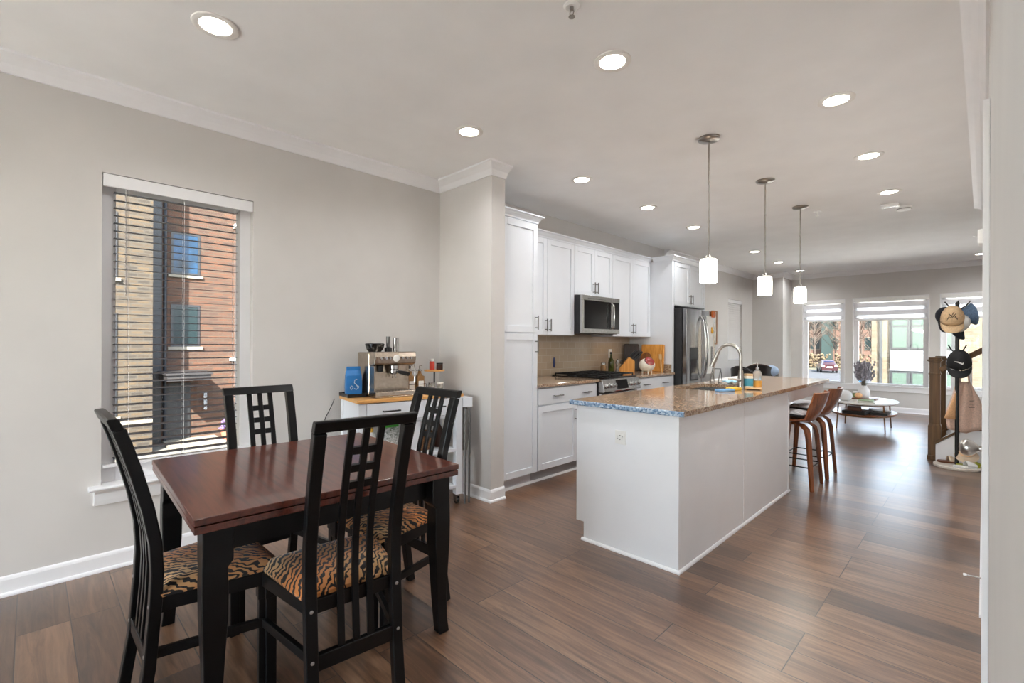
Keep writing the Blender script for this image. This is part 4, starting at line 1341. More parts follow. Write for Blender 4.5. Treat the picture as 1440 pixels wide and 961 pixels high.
# ------------------------------------------------------------------ bar stools
def stool():
    t = thing('bar_stool', 'walnut bar stool under the island overhang, nearest the camera', 'bar stool', (0, 0, 0), 0, 'walnut bar stools at the island')
    # shell: seat curving up into the back; local +x is the back side
    rows = []
    for i in range(15):
        u = i / 14
        if u < 0.5:
            x = -0.21 + 0.33 * (u / 0.5)
            z = 0.605 - 0.018 * math.sin(PI * u / 0.5)
        else:
            k = (u - 0.5) / 0.5
            a = k * 1.32
            x = 0.12 + 0.085 * math.sin(min(a * 1.35, PI / 2)) + 0.055 * k
            z = 0.605 + 0.085 * (1 - math.cos(min(a * 1.35, PI / 2))) + 0.20 * max(0, k - 0.12)
        half = 0.205 if u < 0.6 else 0.205 - 0.012 * (u - 0.6) / 0.4
        row = []
        for j in range(11):
            s = -1 + 2 * j / 10
            wrap = abs(s) ** 2.2
            lift = 0.03 * wrap if u < 0.5 else 0.03 * wrap * (1 - (u - 0.5) / 0.5)
            fwd = 0 if u < 0.5 else -0.06 * wrap * min(1, (u - 0.5) * 4)
            row.append((x + fwd, s * half, z + lift))
        rows.append(row)
    MB().sheet(rows, -0.014).build('shell', 'walnut', t, smooth=True, local=True)
    rows2 = []
    for i in range(8):
        u = i / 7
        rows2.append([(-0.195 + 0.31 * u, -0.18 + 0.36 * j / 8, 0.626 + 0.016 * math.sin(PI * u) * math.sin(PI * j / 8) + 0.014 * (abs(j - 4) / 4) ** 2) for j in range(9)])
    plabel(MB().sheet(rows2, 0.022).build('seat_pad', 'black_cloth', t, smooth='all', local=True), 'black padded seat')
    for sx in (-1, 1):
        for sy in (-1, 1):
            path = [(sx * 0.02, sy * 0.09, 0.574), (sx * 0.09, sy * 0.115, 0.568), (sx * 0.135, sy * 0.135, 0.53), (sx * 0.150, sy * 0.147, 0.46), (sx * 0.185, sy * 0.178, 0.0)]
            mb = MB().bar(path, [0.05, 0.05, 0.048, 0.046, 0.03], [0.02, 0.022, 0.026, 0.026, 0.022], (-sy * 0.55 * sx, 0.83, 0))
            mb.build('leg', 'walnut', t, bevel=0.003, local=True)
    mb = MB()
    q = [(-0.168, -0.164), (0.168, -0.164), (0.168, 0.164), (-0.168, 0.164)]
    mb.tube([(x, y, 0.2) for x, y in q], 0.006, 8, closed=True)
    mb.build('foot_ring', 'black_metal', t, local=True)
    return t
s1 = stool()
s1.location = (-1.245, 4.975, 0)
s2 = dup(s1, (-1.24, 5.52, 0), 0, 'walnut bar stool under the island overhang, second from the camera')
s3 = dup(s1, (-1.92, 5.25, 0), PI, 'walnut bar stool on the far side of the island, glimpsed under the overhang')
def pad(x, y, lab):
    rows = [[(x - 0.13 + 0.26 * i / 6, y - 0.15 + 0.30 * j / 6, 0.648 + 0.03 * (math.sin(PI * i / 6) * math.sin(PI * j / 6)) ** 0.5) for j in range(7)] for i in range(7)]
    tag(MB().sheet(rows, 0.012).build('seat_cushion', 'striped_cushion', smooth='all'), lab, 'cushion')
pad(-1.275, 4.975, 'grey white cushion on the nearest bar stool')
pad(-1.27, 5.52, 'grey white cushion on the second bar stool')
# ------------------------------------------------------------------ dining table
TC, TR = (-2.197, 0.8745), R(-2.4)
t = thing('dining_table', 'dark mahogany extending dining table with black curved legs', 'dining table', (TC[0], TC[1], 0), TR)
h = 0.5025
MB().box(-h, h, -h, h, 0.727, 0.75).build('tabletop', 'mahogany', t, bevel=0.003, local=True)
MB().box(-h + 0.002, h - 0.002, -h + 0.002, h - 0.002, 0.700, 0.7235).build('extension_leaf', 'mahogany', t, bevel=0.003, local=True)
mb = MB()
a0 = h - 0.085
mb.box(-a0, a0, -a0, -a0 + 0.02, 0.60, 0.6995).box(-a0, a0, a0 - 0.02, a0, 0.60, 0.6995).box(-a0, -a0 + 0.02, -a0 + 0.02, a0 - 0.02, 0.60, 0.6995).box(a0 - 0.02, a0, -a0 + 0.02, a0 - 0.02, 0.60, 0.6995)
mb.box(-a0 + 0.02, a0 - 0.02, -a0 + 0.02, a0 - 0.02, 0.7238, 0.7268)
mb.build('apron', 'black_paint', t, local=True)
for sx in (-1, 1):
    for sy in (-1, 1):
        prof = [(0.6995, 0.088, 0), (0.585, 0.088, 0), (0.565, 0.072, 0.001), (0.50, 0.076, 0.002), (0.40, 0.074, 0.001), (0.28, 0.062, -0.004), (0.16, 0.052, -0.008), (0.06, 0.048, -0.006), (0.0, 0.05, 0.0)]
        cx, cy = sx * (h - 0.073), sy * (h - 0.073)
        rings = []
        for z, w_, o_ in prof:
            # outer faces stay near the corner, the inner faces taper
            ox = cx + sx * (0.044 - w_ / 2 + o_)
            oy = cy + sy * (0.044 - w_ / 2 + o_)
            rings.append([(ox - w_ / 2, oy - w_ / 2, z), (ox + w_ / 2, oy - w_ / 2, z), (ox + w_ / 2, oy + w_ / 2, z), (ox - w_ / 2, oy + w_ / 2, z)])
        MB().rings(rings).build('leg', 'black_paint', t, bevel=0.004, local=True)

# ------------------------------------------------------------------ dining chairs
def spath(z):
    """How far the rear plane sits behind (negative) at height z."""
    pts = [(0.0, -0.047), (0.2, -0.017), (0.42, 0.0), (0.52, 0.004), (0.62, -0.001), (0.74, -0.022), (0.86, -0.052), (0.96, -0.081), (1.05, -0.111)]
    for (za, ya), (zb2, yb2) in zip(pts, pts[1:]):
        if za <= z <= zb2:
            u = (z - za) / (zb2 - za)
            return ya + (yb2 - ya) * u
    return pts[-1][1]
def chair():
    t = thing('dining_chair', '', 'dining chair', (0, 0, 0), 0, 'black dining chairs with tiger print seats')
    D = 0.036
    for sx in (-1, 1):
        zs = [0, 0.1, 0.2, 0.3, 0.36, 0.42, 0.47, 0.52, 0.57, 0.62, 0.68, 0.74, 0.80, 0.86, 0.91, 0.96, 1.012]
        xs = [0.1515 + 0.004 * (z - 0.4) for z in zs]
        MB().bar([(sx * x, spath(z) + D / 2, z) for x, z in zip(xs, zs)], 0.04, D, (1, 0, 0)).build('rear_post', 'black_paint', t, bevel=0.004, local=True)
    y = spath(1.03)
    yt = spath(1.05)
    yb_ = spath(1.011)
    MB().prism([(yb_ - 0.002, 1.012), (yb_ + 0.033, 1.012), (yt + 0.030, 1.046), (yt + 0.024, 1.05), (yt + 0.004, 1.05), (yt - 0.002, 1.046)], -0.176, 0.176, 'x').build('top_rail', 'black_paint', t, bevel=0.003, local=True)
    for x in (-0.052, 0.0, 0.052):
        zs = [0.262, 0.34, 0.42, 0.47, 0.52, 0.57, 0.62, 0.68, 0.74, 0.80, 0.86, 0.91, 0.96, 1.013]
        MB().bar([(x, spath(z) + 0.012, z) for z in zs], 0.023, 0.014, (1, 0, 0)).build('back_slat', 'black_paint', t, bevel=0.002, local=True)
    for zc in (0.935, 0.872, 0.812):
        for x in (-0.026, 0.026):
            yy = spath(zc) + 0.012
            an = math.atan2(spath(zc + 0.02) - spath(zc - 0.02), 0.04)
            MB().box(-0.0143, 0.0143, -0.006, 0.006, -0.0135, 0.0135, Matrix.Translation((x, yy, zc)) @ Matrix.Rotation(-an, 4, 'X')).build('lattice_bar', 'black_paint', t, local=True)
    MB().box(-0.132, 0.132, spath(0.235) + 0.004, spath(0.235) + 0.028, 0.208, 0.262).build('lower_rail', 'black_paint', t, bevel=0.003, local=True)
    for sx in (-1, 1):
        x = sx * 0.2165
        yf = 0.361
        MB().box(x - 0.022, x + 0.022, yf - 0.022, yf + 0.022, 0.335, 0.436).box(x - 0.0185, x + 0.0185, yf - 0.0185, yf + 0.0185, 0, 0.335).build('front_leg', 'black_paint', t, bevel=0.003, local=True)
        MB().bar([(sx * 0.1515, spath(0.40) + 0.03, 0.408), (x, yf - 0.022, 0.408)], 0.022, 0.045, (0, 0, 1)).build('seat_rail', 'black_paint', t, bevel=0.002, local=True) if False else None
        dx, dy = x - sx * 0.1515, yf - 0.022 - 0.034
        L_ = math.hypot(dx, dy)
        an = math.atan2(dy, dx)
        MB().box(0, L_, -0.011, 0.011, 0.386, 0.434, RZ(an, (sx * 0.1515, 0.034, 0))).build('seat_rail', 'black_paint', t, bevel=0.002, local=True)
        dy2 = yf - 0.0185 - (spath(0.245) + 0.034)
        L2 = math.hypot(dx, dy2)
        MB().box(0, L2, -0.009, 0.009, 0.230, 0.262, RZ(math.atan2(dy2, dx), (sx * 0.1515, spath(0.245) + 0.034, 0))).build('stretcher', 'black_paint', t, bevel=0.002, local=True)
    MB().box(-0.194, 0.194, 0.35, 0.372, 0.386, 0.434).build('seat_rail', 'black_paint', t, bevel=0.002, local=True)
    MB().box(-0.131, 0.131, 0.02, 0.036, 0.386, 0.434).build('seat_rail', 'black_paint', t, bevel=0.002, local=True)
    # cushion, narrower at the back, domed
    def cush(v, s):
        half = 0.172 + (0.232 - 0.172) * v
        rx = half * s
        ry = 0.030 + 0.375 * v
        return rx, ry
    n1, n2 = 12, 12
    top = []
    for i in range(n1 + 1):
        v = i / n1
        row = []
        for j in range(n2 + 1):
            s = -1 + 2 * j / n2
            x, y = cush(v, s)
            e = (1 - abs(s) ** 4) * (1 - abs(2 * v - 1) ** 4)
            row.append((x, y, 0.447 + 0.032 * max(e, 0) ** 0.5))
        top.append(row)
    mb = MB().sheet(top, 0.0)
    bm_ = mb.bm
    bm_.verts.ensure_lookup_table()
    N = n2 + 1
    border = [j for j in range(N)] + [i * N + n2 for i in range(1, n1 + 1)] + [n1 * N + j for j in range(n2 - 1, -1, -1)] + [i * N for i in range(n1 - 1, 0, -1)]
    loopv = [bm_.verts[k] for k in border]
    low = [bm_.verts.new((v.co.x * 0.99, v.co.y, 0.4355)) for v in loopv]
    for k in range(len(loopv)):
        k2 = (k + 1) % len(loopv)
        bm_.faces.new((loopv[k], loopv[k2], low[k2], low[k]))
    bm_.faces.new(low)
    plabel(mb.build('seat', 'tiger_fabric', t, smooth=True, local=True), 'orange tiger striped cushion')
    mb = MB()
    for sx in (-1, 1):
        for z in (0.408, 0.246):
            mxb = Matrix.Translation((sx * 0.1515, spath(z) + 0.0005, z)) @ Matrix.Rotation(PI / 2, 4, 'X')
            mb.lathe([(0.0065, 0), (0.006, 0.0015), (0.0, 0.003)], mx=mxb, seg=12)
    mb.build('bolts', 'bolt_steel', t, local=True)
    return t
ch = chair()
ch.location = (-2.131, 0.277, 0)
ch.rotation_euler = (0, 0, R(0.7))
ch['label'] = 'black tiger seat dining chair at the left, in front of the window sill'
dup(ch, (-2.745, 0.885, 0), R(-90.2), 'black dining chair on the window side behind the table')
dup(ch, (-1.552, 0.802, 0), R(84.5), 'black tiger seat dining chair in the foreground with its back to the camera')
dup(ch, (-2.071, 1.440, 0), R(182.0), 'black tiger seat dining chair at the table end by the white coffee cart')

# ------------------------------------------------------------------ coffee cart (local x along the front, y towards the wall)
CA = R(81.5)
CL = (-3.085, 1.605, 0)
t = thing('coffee_cart', 'white wheeled kitchen cart with a butcher block top against the left wall', 'cart', CL, CA)
W_, D_ = 0.835, 0.40
MB().box(-0.012, W_ + 0.004, -0.012, D_, 0.864, 0.888).build('butcher_top', 'butcher_block', t, bevel=0.003, local=True)
mb = MB()
for x in (0.0, W_ - 0.055):
    for y in (0.0, D_ - 0.055):
        mb.box(x, x + 0.055, y, y + 0.055, 0.085, 0.8635)
mb.box(0.055, W_ - 0.055, D_ - 0.012, D_ - 0.002, 0.73, 0.8635)
for x in (0.004, W_ - 0.016):
    mb.box(x, x + 0.012, 0.055, D_ - 0.055, 0.70, 0.8635)
mb.box(0.055, W_ - 0.055, 0.004, 0.02, 0.706, 0.724).box(0.413, 0.429, 0.004, 0.02, 0.724, 0.8635)
mb.box(0.02, W_ - 0.02, 0.02, D_ - 0.012, 0.695, 0.705)
mb.build('frame', 'cabinet_white', t, bevel=0.0015, local=True)
for x0, x1 in ((0.058, 0.41), (0.432, 0.777)):
    d = MB().box(x0, x1, -0.004, 0.016, 0.728, 0.858).build('drawer', 'cabinet_white', t, bevel=0.002, local=True)
    c = (x0 + x1) / 2
    mb = MB().tube([(c - 0.065, -0.03, 0.80), (c + 0.065, -0.03, 0.80)], 0.0055, 8)
    for s in (-0.06, 0.06):
        mb.tube([(c + s, -0.0045, 0.80), (c + s, -0.03, 0.80)], 0.0045, 8)
    mb.build('handle', 'black_metal', d, local=True)
for z in (0.43, 0.14):
    MB().box(0.0, W_, 0.0, D_, z, z + 0.02).build('shelf', 'cabinet_white', t, local=True) if False else MB().box(0.056, W_ - 0.056, 0.004, D_ - 0.004, z, z + 0.02).build('shelf', 'cabinet_white', t, local=True)
MB().box(0.40, 0.48, 0.02, 0.04, 0.45, 0.694).build('divider', 'cabinet_white', t, local=True)
for x in (0.028, W_ - 0.028):
    for y in (0.028, D_ - 0.028):
        mb = MB().box(x - 0.02, x + 0.02, y - 0.02, y + 0.02, 0.079, 0.0845)
        mb.box(x - 0.018, x - 0.014, y - 0.012, y + 0.03, 0.026, 0.079).box(x + 0.014, x + 0.018, y - 0.012, y + 0.03, 0.026, 0.079)
        cs = mb.build('caster', 'chrome', t, local=True)
        MB().lathe([(0.0, -0.0125), (0.022, -0.0125), (0.028, -0.008), (0.028, 0.008), (0.022, 0.0125), (0.0, 0.0125)], mx=Matrix.Translation((x, y + 0.015, 0.028)) @ Matrix.Rotation(PI / 2, 4, 'Y'), seg=20).build('wheel', 'black_plastic', cs, smooth=True, local=True)
MB().box(W_ + 0.0045, W_ + 0.095, 0.0, 0.16, 0.775, 0.85).build('side_rack', 'cabinet_white', t, bevel=0.002, local=True)
CM = RZ(CA, CL)
def on_cart(x, y, z=0.8885):
    return CM @ Vector((x, y, z))

t = thing('coffee_tray', 'black tray at the left end of the coffee cart under the blue bag', 'tray', on_cart(0.095, 0.28), CA)
MB().box(-0.115, 0.025, -0.10, 0.10, 0.0, 0.008).build('base', 'black_plastic', t, bevel=0.002, local=True)
MB().box(-0.115, 0.025, -0.10, -0.094, 0.0085, 0.026).box(-0.115, 0.025, 0.094, 0.10, 0.0085, 0.026).box(-0.115, -0.109, -0.094, 0.094, 0.0085, 0.026).box(0.019, 0.025, -0.094, 0.094, 0.0085, 0.026).build('rim', 'black_plastic', t, local=True)
t = thing('coffee_bag', 'blue coffee bag with pale line drawing standing on the black tray', 'coffee bag', on_cart(0.048, 0.26, 0.8975), CA - R(8))
rings = []
for z, w_, d_ in ((0.0, 0.052, 0.034), (0.004, 0.056, 0.038), (0.10, 0.056, 0.036), (0.15, 0.055, 0.028), (0.178, 0.053, 0.012), (0.186, 0.05, 0.006), (0.215, 0.05, 0.005)):
    rings.append([(w_ * sx, d_ * sy, z) for sx, sy in ((-1, -1), (-0.33, -1.0), (0.33, -1.0), (1, -1), (1, 1), (-1, 1))])
MB().rings(rings).build('bag', 'blue_bag', t, bevel=0.003, local=True)
def squig(pts, r, y):
    return MB().tube([(x, y, z) for x, z in pts], r, 6)
mb = squig([(-0.022, 0.045), (-0.03, 0.065), (-0.018, 0.075), (-0.008, 0.06), (-0.018, 0.048), (-0.026, 0.055)], 0.0016, -0.0385)
mb.tube([(x, -0.0382, z) for x, z in ((0.0, 0.055), (0.014, 0.045), (0.026, 0.06), (0.016, 0.08), (0.0, 0.095), (0.004, 0.118), (0.02, 0.122))], 0.0016, 6)
mb.tube([(x, -0.0384, z) for x, z in ((0.022, 0.075), (0.032, 0.07), (0.03, 0.055))], 0.0014, 6)
mb.build('line_drawing', 'paper_white', t, local=True)

# espresso machine
t = thing('espresso_machine', 'stainless steel espresso machine with bean hopper on the coffee cart', 'espresso machine', on_cart(0.285, 0.205), CA + R(3))
MB().box(-0.165, 0.165, -0.05, 0.165, 0.012, 0.33).build('body', 'bronze_steel', t, bevel=0.012, seg=3, local=True)
hd = MB().prism([(-0.155, 0.335), (-0.165, 0.30), (-0.150, 0.245), (-0.11, 0.232), (-0.05, 0.232), (-0.05, 0.335)], -0.165, 0.165, 'x').build('head', 'bronze_steel', t, bevel=0.008, seg=3, local=True)
for x in (-0.158, 0.145):
    MB().box(x, x + 0.013, -0.13, -0.0505, 0.03, 0.2325).build('side_wing', 'bronze_steel', t, bevel=0.003, local=True) if x < 0 else None
MB().box(-0.16, 0.16, -0.165, 0.13, 0.0, 0.011).box(-0.165, 0.165, -0.17, -0.0505, 0.0115, 0.045).build('drip_tray', 'bronze_steel', t, bevel=0.004, local=True)
mb = MB()
for i in range(12):
    mb.box(-0.14 + 0.024 * i, -0.128 + 0.024 * i, -0.16, -0.06, 0.0452, 0.048)
mb.build('drip_grate', 'steel', t, local=True)
mb = MB().lathe([(0.0, 0.2315), (0.036, 0.2315), (0.036, 0.205), (0.03, 0.20), (0.0, 0.20)], (0.01, -0.10, 0), 24)
mb.build('group_head', 'chrome', t, smooth=True, local=True)
pf = MB().lathe([(0.0, 0.1995), (0.035, 0.1995), (0.036, 0.18), (0.026, 0.168), (0.0, 0.166)], (0.01, -0.10, 0), 24).build('portafilter', 'chrome', t, smooth=True, local=True)
MB().tube([(0.02, -0.135, 0.186), (0.03, -0.165, 0.184), (0.045, -0.22, 0.178), (0.052, -0.25, 0.174)], [0.008, 0.014, 0.016, 0.014], 12).build('handle', 'black_plastic', pf, smooth=True, local=True)
MB().tube([(0.002, -0.10, 0.166), (0.0, -0.105, 0.15), (-0.006, -0.11, 0.142)], 0.005, 8).tube([(0.018, -0.10, 0.166), (0.02, -0.105, 0.15), (0.026, -0.11, 0.142)], 0.005, 8).build('spouts', 'chrome', pf, local=True)
MB().lathe([(0.0, 0.2315), (0.026, 0.2315), (0.022, 0.19), (0.012, 0.185), (0, 0.185)], (-0.10, -0.10, 0), 20).build('grind_outlet', 'black_plastic', t, smooth=True, local=True)
mb = MB()
for i, x in enumerate((-0.12, -0.085, -0.05, 0.05, 0.085, 0.12)):
    mxk = Matrix.Translation((x, -0.1615, 0.29)) @ Matrix.Rotation(PI / 2 + 0.15, 4, 'X')
    mb.lathe([(0.010 if i != 1 else 0.014, 0), (0.009 if i != 1 else 0.013, 0.008), (0, 0.009)], mx=mxk, seg=16)
mb.build('buttons', 'chrome', t, local=True)
mxg = Matrix.Translation((0.0, -0.1605, 0.288)) @ Matrix.Rotation(PI / 2 + 0.15, 4, 'X')
MB().lathe([(0.026, 0), (0.026, 0.005), (0.02, 0.007), (0, 0.007)], mx=mxg, seg=24).build('pressure_gauge', 'paper_white', t, local=True)
MB().lathe([(0.0, 0.331), (0.045, 0.331), (0.062, 0.352), (0.072, 0.385), (0.073, 0.393), (0.066, 0.398), (0.0, 0.398)], (-0.075, 0.05, 0), 28).build('bean_hopper', 'dark_glass', t, smooth=True, local=True)
MB().tube([(0.175, -0.06, 0.25), (0.18, -0.10, 0.245), (0.176, -0.125, 0.19), (0.168, -0.13, 0.10)], 0.005, 8).build('steam_wand', 'chrome', t, smooth=True, local=True)
mb = MB()
mb.lathe([(0.016, 0), (0.014, 0.02), (0, 0.022)], mx=Matrix.Translation((0.166, -0.02, 0.21)) @ Matrix.Rotation(PI / 2, 4, 'Y'), seg=14)
mb.build('steam_knob', 'black_plastic', t, local=True)
t = thing('coffee_tamper', 'black tamper standing on top of the espresso machine', 'tamper', (CM @ Matrix.Translation((0.285, 0.205, 0.8885)) @ Matrix.Rotation(R(3), 4, 'Z')) @ Vector((0.035, 0.05, 0.3302)), CA)
MB().lathe([(0, 0), (0.029, 0), (0.029, 0.03), (0.02, 0.036), (0.013, 0.038), (0.013, 0.042), (0, 0.042)], seg=20).build('base', 'black_plastic', t, smooth=True, local=True)
MB().lathe([(0, 0.0425), (0.015, 0.0425), (0.016, 0.07), (0.016, 0.12), (0, 0.121)], seg=20).build('handle', 'grey_metal', t, smooth=True, local=True)
tag(MB().lathe([(0, 0), (0.022, 0), (0.0225, 0.11), (0.02, 0.111), (0.0195, 0.004), (0, 0.003)], (CM @ Matrix.Translation((0.285, 0.205, 0.8885)) @ Matrix.Rotation(R(3), 4, 'Z')) @ Vector((0.098, 0.05, 0.3304)), 24).build('steel_cup', 'steel', smooth=True), 'tall slim steel cup on top of the espresso machine', 'cup')

def syrup(x, y, lab):
    t = thing('syrup_bottle', lab, 'bottle', on_cart(x, y, 0.895), CA, 'syrup bottles in the wire rack')
    MB().box(-0.031, 0.031, -0.031, 0.031, 0.0, 0.13).lathe([(0.030, 0.1301), (0.014, 0.148), (0.013, 0.168), (0, 0.168)], seg=16).build('bottle', 'amber_glass', t, bevel=0.006, local=True)
    MB().box(-0.022, 0.022, -0.0325, -0.0314, 0.02, 0.09).build('label', 'paper_white', t, local=True)
    MB().lathe([(0.0, 0.1685), (0.014, 0.1685), (0.012, 0.18), (0.005, 0.184), (0.004, 0.21), (0, 0.211)], seg=12).tube([(0, 0, 0.208), (0.004, -0.016, 0.214), (0.008, -0.03, 0.21)], 0.0035, 6).build('pump', 'chrome', t, local=True)
syrup(0.50, 0.25, 'amber syrup bottle with white label next to the espresso machine')
syrup(0.58, 0.25, 'amber syrup bottle with white label, right one in the wire rack')
t = thing('bottle_rack', 'black wire rack around the two syrup bottles', 'rack', on_cart(0.54, 0.25), CA)
mb = MB()
for z in (0.004, 0.07):
    mb.tube([(-0.082, -0.042, z), (0.082, -0.042, z), (0.082, 0.042, z), (-0.082, 0.042, z)], 0.0025, 6, closed=True)
mb.tube([(-0.082, 0.042, 0.004), (-0.082, 0.042, 0.175), (0.082, 0.042, 0.175), (0.082, 0.042, 0.004)], 0.0025, 6)
for y in (-0.02, 0.0, 0.02):
    mb.tube([(-0.082, y, 0.004), (0.082, y, 0.004)], 0.002, 6)
for x in (-0.082, 0.082):
    mb.tube([(x, -0.042, 0.004), (x, -0.042, 0.07)], 0.0025, 6)
mb.build('wire_frame', 'black_metal', t, local=True)

t = thing('tiered_stand', 'two tier wooden stand with a dark post at the right end of the cart', 'stand', on_cart(0.735, 0.29), CA)
MB().lathe([(0, 0), (0.085, 0), (0.085, 0.012), (0, 0.012)], seg=30).build('lower_tier', 'butcher_block', t, bevel=0.002, local=True)
MB().lathe([(0, 0.165), (0.085, 0.165), (0.085, 0.177), (0, 0.177)], seg=30).build('upper_tier', 'butcher_block', t, bevel=0.002, local=True)
MB().lathe([(0.007, 0.0125), (0.007, 0.1645)], seg=10).build('post', 'black_metal', t, local=True)
c0 = on_cart(0.735, 0.29, 0.8885)
bottle('spice_bottle', 'red capped spice bottle on the upper tier of the stand', c0.x + 0.03, c0.y - 0.045, [(0, 0), (0.02, 0), (0.021, 0.004), (0.021, 0.06), (0.014, 0.072), (0, 0.072)], 'spice_red', 'paper_white', [(0, 0.0725), (0.015, 0.0725), (0.015, 0.092), (0, 0.093)], z=c0.z + 0.1772)
bottle('spice_jar', 'short dark spice jar on the upper tier of the stand', c0.x + 0.042, c0.y + 0.022, [(0, 0), (0.026, 0), (0.027, 0.004), (0.027, 0.045), (0, 0.046)], 'spice_dark', 'black_plastic', [(0, 0.0465), (0.028, 0.0465), (0.028, 0.058), (0, 0.059)], cat='jar', z=c0.z + 0.1772)
bottle('spice_bottle', 'tall black capped spice bottle at the back of the upper tier', c0.x - 0.035, c0.y + 0.0, [(0, 0), (0.02, 0), (0.021, 0.004), (0.021, 0.062), (0, 0.063)], 'spice_dark', 'black_plastic', [(0, 0.0635), (0.019, 0.0635), (0.019, 0.088), (0, 0.089)], z=c0.z + 0.1772)
bottle('glass_jar', 'clear glass jar at left on the lower tier of the stand', c0.x + 0.03, c0.y - 0.048, [(0, 0), (0.027, 0), (0.028, 0.004), (0.028, 0.05), (0, 0.051)], 'glass_jar', 'steel', [(0, 0.0515), (0.028, 0.0515), (0.028, 0.062), (0, 0.063)], cat='jar', z=c0.z + 0.0122)
bottle('glass_jar', 'clear glass jar at right on the lower tier of the stand', c0.x + 0.045, c0.y + 0.025, [(0, 0), (0.027, 0), (0.028, 0.004), (0.028, 0.05), (0, 0.051)], 'glass_jar', 'white_plastic', [(0, 0.0515), (0.028, 0.0515), (0.028, 0.062), (0, 0.063)], cat='jar', z=c0.z + 0.0122)

# what stands on the shelf of the cart
p = on_cart(0.30, 0.16, 0.4505)
t = thing('snack_bag', 'white and green printed bag on the cart shelf', 'bag', p, CA)
rg = []
for i in range(9):
    u = i / 8
    rg.append([(0.0 + 0.075 * math.cos(a) * (0.55 + 0.45 * math.sin(PI * (0.15 + 0.7 * u))), 0.05 * math.sin(a) * math.sin(PI * (0.08 + 0.84 * u)), 0.0 + 0.20 * u) for a in [2 * PI * k / 16 for k in range(16)]])
MB().rings(rg).build('pouch', 'leaf_print', t, smooth='all', local=True)
MB().box(-0.058, 0.058, -0.02, 0.02, 0.2003, 0.225).build('green_top', 'green_plastic', t, bevel=0.006, local=True)
p = on_cart(0.16, 0.2, 0.4505)
bottle('shelf_bottle', 'white bottle with yellow cap on the left part of the cart shelf', p.x, p.y, [(0, 0), (0.032, 0), (0.033, 0.005), (0.033, 0.15), (0.018, 0.17), (0, 0.17)], 'paper_white', 'yellow', [(0, 0.1705), (0.019, 0.1705), (0.019, 0.20), (0, 0.201)], z=p.z)
p = on_cart(0.565, 0.18, 0.4505)
t = thing('shelf_basket', 'brown woven basket on the right part of the cart shelf', 'basket', p, CA)
MB().lathe([(0, 0), (0.085, 0), (0.10, 0.05), (0.105, 0.13), (0.099, 0.13), (0.093, 0.05), (0.08, 0.008), (0, 0.008)], seg=24).build('weave', 'wicker', t, smooth=True, local=True)
p = on_cart(0.71, 0.17, 0.4505)
bottle('shelf_bottle', 'dark bottle with a pale label at the right end of the cart shelf', p.x, p.y, [(0, 0), (0.035, 0), (0.036, 0.005), (0.036, 0.14), (0.014, 0.18), (0.013, 0.215), (0, 0.216)], 'spice_dark', 'black_plastic', [(0, 0.2165), (0.0145, 0.2165), (0.0145, 0.236), (0, 0.237)], z=p.z)
# things between the cart and the partition
p = on_cart(0.93, 0.07, 0.0)
t = thing('mesh_bag', 'grey mesh bag hanging from the side rack of the cart', 'bag', on_cart(0.89, 0.07, 0.42), CA)
rg = []
for i in range(10):
    u = i / 9
    w_ = 0.016 + 0.022 * math.sin(PI * (0.1 + 0.75 * (1 - u)))
    rg.append([(w_ * math.cos(a) * (1 + 0.15 * math.sin(3 * a + u * 5)), w_ * 1.5 * math.sin(a) * (1 + 0.12 * math.sin(4 * a)), 0.352 * u) for a in [2 * PI * k / 14 for k in range(14)]])
MB().rings(rg).build('mesh', 'grey_bag', t, smooth='all', local=True)
for q, lab in ((0.862, 'thin grey metal pole standing right beside the coffee cart'), (0.90, 'second thin grey metal pole, nearer the partition wall')):
    a = on_cart(q, 0.0, 0.0)
    b = on_cart(q, -0.004, 0.765)
    tag(MB().tube([a + Vector((0.0, 0, 0)), (a + b) / 2, b], 0.0085, 8).build('metal_pole', 'grey_metal', smooth=True), lab, 'pole', 'grey poles beside the cart')
tag(MB().tube([(XL + 0.012, 1.63, 0.86), (XL + 0.02, 1.61, 0.82), (XL + 0.012, 1.56, 0.72), (XL + 0.010, 1.52, 0.55), (XL + 0.012, 1.53, 0.42), (XL + 0.012, 1.55, 0.31)], 0.003, 6).build('power_cord', 'black_plastic', smooth='all'), 'thin black power cord hanging at the left side of the cart', 'cord')
t = thing('wall_outlet', 'white outlet low on the left wall behind the dining table', 'outlet', (XL, 1.55, 0.33))
MB().box(XL + 0.0002, XL + 0.006, 1.515, 1.585, 0.275, 0.39).build('plate', 'white_plastic', t, bevel=0.0015)
MB().box(XL + 0.0062, XL + 0.008, 1.533, 1.567, 0.297, 0.367).build('socket', 'cream_plastic', t)
# ------------------------------------------------------------------ stairs
t = thing('staircase', 'brown newel staircase at the end of the right wall', 'staircase', (0.3, 7.5, 0))
for y0, lab in ((7.08, None), (7.93, None)):
    MB().prism([(-0.375, 0.0), (1.6, 0.0), (1.6, 0.375), (-0.135, 0.375), (-0.375, 0.18)], y0, y0 + 0.045, 'y').build('stringer', 'trim_white', t, bevel=0.001)
    MB().prism([(-0.385, 0.1805), (-0.138, 0.3755), (1.6, 0.3755), (1.6, 0.40), (-0.145, 0.40), (-0.385, 0.208)], y0 - 0.012, y0 + 0.057, 'y').build('stringer_cap', 'stair_wood', t, bevel=0.002)
MB().box(-0.30, -0.29, 7.126, 7.929, 0, 0.165).box(-0.03, -0.02, 7.126, 7.929, 0.19, 0.345).build('riser', 'trim_white', t)
MB().box(-0.325, -0.031, 7.126, 7.929, 0.1655, 0.19).box(-0.05, 1.6, 7.126, 7.929, 0.3455, 0.37).build('tread', 'stair_wood', t, bevel=0.003)
